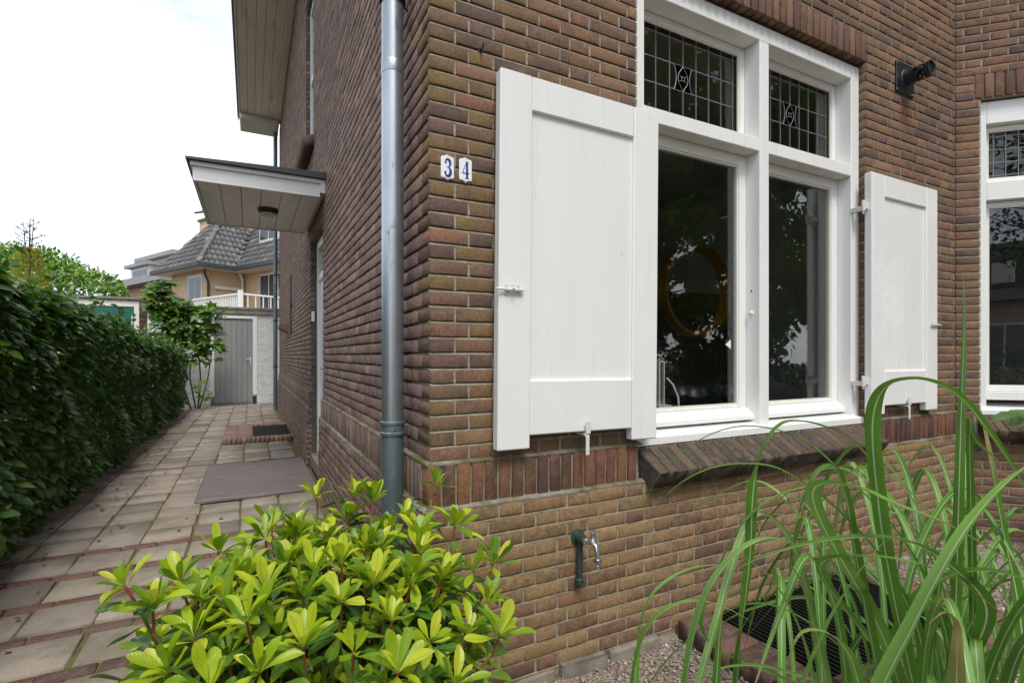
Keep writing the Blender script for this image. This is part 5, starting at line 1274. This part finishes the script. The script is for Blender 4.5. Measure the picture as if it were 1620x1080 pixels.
def tile_plane(org, along, up_, nu, nv, keep):
    along, up_ = Vector(along), Vector(up_).normalized(); nrm = along.cross(up_)
    for i in range(nu):
        for k in range(nv):
            p = Vector(org)+along*(.215*i+.11)+up_*(.315*k)
            if not keep(p): continue
            p = p+nrm*(.03+random.uniform(-.004, .004)); m = Matrix(((along.x, up_.x, nrm.x, p.x), (along.y, up_.y, nrm.y, p.y), (along.z, up_.z, nrm.z, p.z), (0, 0, 0, 1))) @ Matrix.Rotation(R(random.uniform(-1, 1)), 4, 'Z')
            rt.append((TP, NM @ m))
tile_plane((-.04, 4.25, zr(0)-.05), (0, -1, 0), (1, 0, SLP), 20, 12, lambda p: p.x+.02 < p.y < 4.2-p.x)
tile_plane((-.04, -.04, zr(0)-.05), (1, 0, 0), (0, 1, SLP), 24, 12, lambda p: p.x > p.y-.02 and p.x < 1.45+p.y and p.y < 2.1)
tile_plane((1.42, 3.3, zr(0)-.05), (0, -1, 0), (1, 0, SLP), 40, 17, lambda p: p.y < p.x-1.45 and not (-1.9 < p.y < -.2 and .9 < p.x-1.45))
pieces('roof_tile', rt, MT['roof_tile'], rf, 60)
rg = []; mb = MB(NM)
for i in range(13):
    d = .0+.16*i; p = Vector((d, d, zr(d)+.03)); q = Vector((d+.22, d+.22, zr(d+.22)+.05)); mb.tube([p, q], [.11, .085], 8)
mb.build('ridge_tiles', MT['roof_tile'], rf, smooth=True, kind='stuff')
mb = MB(NM); mb.box(1.5, 2.0, 2.6, 3.3, 6.2, 7.40); mb.build('chimney', MT['orange_brick'], rf); mb = MB(NM); mb.box(1.43, 2.07, 2.53, 3.37, 7.402, 7.50); mb.build('chimney_cap', MT['concrete'], rf)
mb = MB(NM); mb.box(2.25, 4.4, -1.75, -.35, 6.0, 7.75); dm = mb.build('dormer', MT['cream'], rf)
for i in range(2): mb = MB(NM); mb.box(2.235, 2.249, -1.66+.66*i, -1.08+.66*i, 6.25, 7.5); mb.build('pane', MT['house_glass'], dm)
def far_window(M, u0, u1, z0, z1, v, parent, n=2, name='window', mat='white', into=1):
    mb = MB(M); mb.box(u0, u1, v-.04*into, v+.0*into, z0, z1); w = mb.build(name, MT[mat], parent, bevel=.008); s = (u1-u0-.07)/n
    for i in range(n): mb = MB(M); mb.box(u0+.07+s*i, u0+s*(i+1), v-.05*into, v-.0405*into, z0+.08, z1-.08); mb.build('pane', MT['house_glass'], w)
    return w
NA = Matrix(((ax_b.x, ax_a.x, 0, P0.x), (ax_b.y, ax_a.y, 0, P0.y), (0, 0, 1, 0), (0, 0, 0, 1)))    # u along b, v along a
far_window(NA, .9, 2.1, 2.7, 4.72, .55, NB, 2); far_window(NA, -3.4, -.7, 2.75, 4.75, 2.1, NB, 4)
mb = MB(NM); mb.tube([(.42, .42, 4.85), (.42, .42, 4.7), (.60, .5, 4.35), (.60, .5, 2.0)], .05, 8); mb.build('downpipe', MT['roof_edge'], NB, smooth=True)
mb = MB(NM); mb.tube([(1.75, .3, 4.85), (1.95, .45, 4.6), (1.95, .45, 2.0)], .05, 8); mb.build('downpipe', MT['white'], NB, smooth=True)
mb = MB(NM); mb.box(.85, 1.9, .45, .549, 4.12, 4.25); mb.build('awning_case', MT['white'], NB, bevel=.01)
BA = thing('balcony', 'white railed balcony above the shed roof beside the yellow brick house', 'balcony', (-.3, 18.3, 0))
QB = Vector((-.93, 17.33, 0)); BM = Matrix(((ax_a.x, ax_b.x, 0, QB.x), (ax_a.y, ax_b.y, 0, QB.y), (0, 0, 1, 0), (0, 0, 0, 1)))
mb = MB(BM); mb.box(.0, 2.5, .0, 4.2, 0, 2.72); mb.build('base', MT['white_brick'], BA); mb = MB(BM); mb.box(-.05, 2.5, -.05, 4.25, 2.722, 2.80); mb.build('deck', MT['concrete'], BA)
mb = MB(BM); mb.box(-.04, .09, -.04, .09, 2.80, 3.56); mb.build('post', MT['white'], BA, bevel=.01)
mb = MB(BM); mb.box(.09, 2.4, .0, .06, 3.42, 3.48); mb.box(.09, 2.4, .01, .05, 2.86, 2.91); mb.box(.0, .06, .09, 3.4, 3.42, 3.48); mb.box(.01, .05, .09, 3.4, 2.86, 2.91); mb.build('rail', MT['white'], BA)
for i in range(27): mb = MB(BM); mb.box(.015, .045, .17+.12*i, .20+.12*i, 2.91, 3.42); mb.build('baluster', MT['white'], BA)
for i in range(8): mb = MB(BM); mb.box(.26+.27*i, .29+.27*i, .015, .045, 2.91, 3.42); mb.build('baluster', MT['white'], BA)
# flat roofed far house
FH = thing('flat_roofed_house', 'pink brick house with flat overhanging roof and white roof storey far behind', 'house', (-4, 36, 0))
F0 = Vector((-5.07, 31.8, 0)); FM = Matrix(((ax_a.x, ax_b.x, 0, F0.x), (ax_a.y, ax_b.y, 0, F0.y), (0, 0, 1, 0), (0, 0, 0, 1))); FA = Matrix(((ax_b.x, ax_a.x, 0, F0.x), (ax_b.y, ax_a.y, 0, F0.y), (0, 0, 1, 0), (0, 0, 0, 1)))
mb = MB(FM); mb.box(.6, 9, .6, 7, 0, 5.55); mb.build('wall', MT['pink_brick'], FH)
mb = MB(FM); mb.box(0, 9, 0, 7.2, 5.552, 5.60); mb.box(-.04, 9, -.04, -.001, 5.552, 5.95); mb.box(-.04, -.001, -.001, 7.2, 5.552, 5.95); mb.box(0, 9, 0, 7.2, 5.80, 5.96); mb.build('roof', MT['far_roof'], FH)
mb = MB(FM); mb.box(1.6, 8, 1.8, 6.5, 5.962, 7.35); st_ = mb.build('roof_storey', MT['cream'], FH); mb = MB(FM); mb.box(1.2, 8.2, 1.4, 6.9, 7.352, 7.60); mb.build('roof_slab', MT['far_roof'], FH)
mb = MB(FM); mb.box(.9, 1.59, 3.6, 6.5, 5.962, 6.85); mb.build('roof_storey', MT['cream'], FH); mb = MB(FM); mb.box(.6, 1.6, 3.3, 6.8, 6.852, 7.05); mb.build('roof_slab', MT['far_roof'], FH)
far_window(FA, 2.1, 3.3, 6.25, 7.15, 1.6, FH, 2); far_window(FA, 3.9, 6.2, 6.2, 6.75, .9, FH, 3); far_window(FA, 2.0, 3.4, 3.0, 5.0, .6, FH, 2)
mb = MB(FM); mb.tube([(.3, .9, 5.8), (.3, 1.0, 5.4), (.52, 1.1, 4.9), (.52, 1.1, .2)], .06, 8); mb.build('downpipe', MT['white'], FH, smooth=True)
mb = MB(FM); mb.tube([(1.5, .52, 5.5), (1.5, .52, .2)], .07, 8); mb.build('downpipe', MT['roof_edge'], FH, smooth=True)

# ------------------------------------------------------------------ the street side, seen as reflections in the panes
random.seed(33)
def tree(name, label, loc, h, r, zc, n, leaf=(.10, .17), flat=1.0, group=None):
    t = thing(name, label, 'tree', loc, group); b = Vector(loc); mb = MB()
    mb.tube([b, b+Vector((.05, 0, h*.35)), b+Vector((-.05, .05, h*.7)), b+Vector((0, 0, h*.95))], [.2, .15, .08, .02], 9)
    ends = []
    for i in range(26):
        a = i*2.4; z = h*random.uniform(.28, .8); e = b+Vector((math.cos(a)*r*random.uniform(.5, .95), math.sin(a)*r*random.uniform(.5, .95), min(h, z+random.uniform(.1, .9)))); s = b+Vector((0, 0, z*.85)); mb.tube([s, s.lerp(e, .5)+rv(.1), e], [.06, .035, .01], 6, False); ends.append(e)
    mb.build('trunk', MT['bark'], t, smooth=True); lv = []; cl_ = []
    for _ in range(280):
        n_ = rv(1).normalized(); cl_.append((b+Vector((n_.x*r, n_.y*r, zc-b.z+n_.z*(h-zc)*flat))*1.0 if random.random() < .6 else b+Vector((n_.x*r*.6, n_.y*r*.6, zc-b.z+n_.z*(h-zc)*flat*.6)), random.uniform(.35, .75)))
    cl_ += [(e, random.uniform(.4, .8)) for e in ends]
    for _ in range(n):
        c, cr = random.choice(cl_); d = rv(1).normalized()*cr*random.random()**.4; p = c+d
        if p.z < .25: continue
        lv.append((random.choice(LTR), basis(p, rv(1), Vector((0, 0, 1))+rv(.5), random.uniform(*leaf))))
    o = joined('crown', lv, MT['tree'], t, True); o['kind'] = 'stuff'
tree('broadleaf_tree', 'dense garden tree reflected in the left front window pane', (11.5, -11.5, 0), 14, 5.6, 6.6, 60000, (.17, .28))
tree('broadleaf_tree', 'spreading tree with sky gaps reflected in the right front pane', (20, -9.5, 0), 14, 5.4, 7.0, 20000, (.2, .3))
tree('broadleaf_tree', 'tall tree reflected high in the leaded front panes', (10.5, -20, 0), 21, 7.5, 11, 46000, (.24, .36))
tree('broadleaf_tree', 'dark tree far back reflected low between the nearer trees', (19, -20, 0), 17, 7.5, 8, 30000, (.26, .40))
random.seed(71)
TL = thing('young_street_tree', 'thin young tree with loose leaves reflected in the bay window', 'tree', (1.9, -9.9, 0)); mb = MB(); b = Vector((1.9, -9.9, 0)); mb.tube([b, b+Vector((.05, 0, 3)), b+Vector((-.1, 0, 6.8))], [.09, .07, .02], 8); lv = []
for i in range(34):
    a = random.uniform(0, 6.3); s_ = b+Vector((0, 0, random.uniform(3.0, 6.4))); e = s_+Vector((math.cos(a)*1.15, math.sin(a)*1.15, random.uniform(-.2, .7))); mb.tube([s_, s_.lerp(e, .5)+rv(.06), e], [.025, .014, .005], 5)
    for k in range(50): p = s_.lerp(e, random.uniform(.25, 1.1))+rv(.13); lv.append((random.choice(LTR), basis(p, rv(1), Vector((0, 0, 1))+rv(.5), random.uniform(.08, .13))))
mb.build('trunk', MT['bark'], TL, smooth=True); o = joined('crown', lv, MT['tree'], TL, True); o['kind'] = 'stuff'
lv = []; HG2 = thing('street_hedge', 'dark hedge along the street reflected low in the bay window', 'hedge', (2, -9.5, 0))
for _ in range(9000):
    x = random.uniform(-6, 14); z = random.uniform(.1, 1.55)+.15*mnoise.noise((x, 0, 0)); lv.append((random.choice(LTR), basis((x, -8.6-random.random()*.5, z), rv(1), Vector((0, 0, 1))+rv(.5), random.uniform(.08, .13))))
o = joined('foliage', lv, MT['hedge'], HG2, True); o['kind'] = 'stuff'
MH = thing('mansard_house', 'house with grey slate mansard roof reflected in the bay window', 'house', (-1.0, -23, 0))
mb = MB(); mb.box(-8, 5, -30, -20, 0, 3.4); mb.build('wall', MT['pink_brick'], MH)
mb = MB(); mb.hexa([(-8.4, -30.4, 3.42), (5.4, -30.4, 3.42), (5.4, -19.6, 3.42), (-8.4, -19.6, 3.42), (-7.4, -29, 5.7), (4.4, -29, 5.7), (4.4, -20.6, 5.7), (-7.4, -20.6, 5.7)]); mr = mb.build('roof', MT['slate'], MH)
for x in (-5.5, -2.75, 1.4): mb = MB(); mb.box(x, x+1.1, -21, -19.75, 3.9, 5.0); d_ = mb.build('dormer', MT['roof_edge'], mr); mb = MB(); mb.box(x+.2, x+.9, -19.748, -19.72, 4.05, 4.85); q_ = mb.build('window', MT['white'], d_)
for x in (-6, -3, 0, 2.6): far_window(frame_local((0, -20, 0), (1, 0, 0), (0, -1, 0)), x, x+1.5, .9, 2.6, 0, MH, 2, into=1)
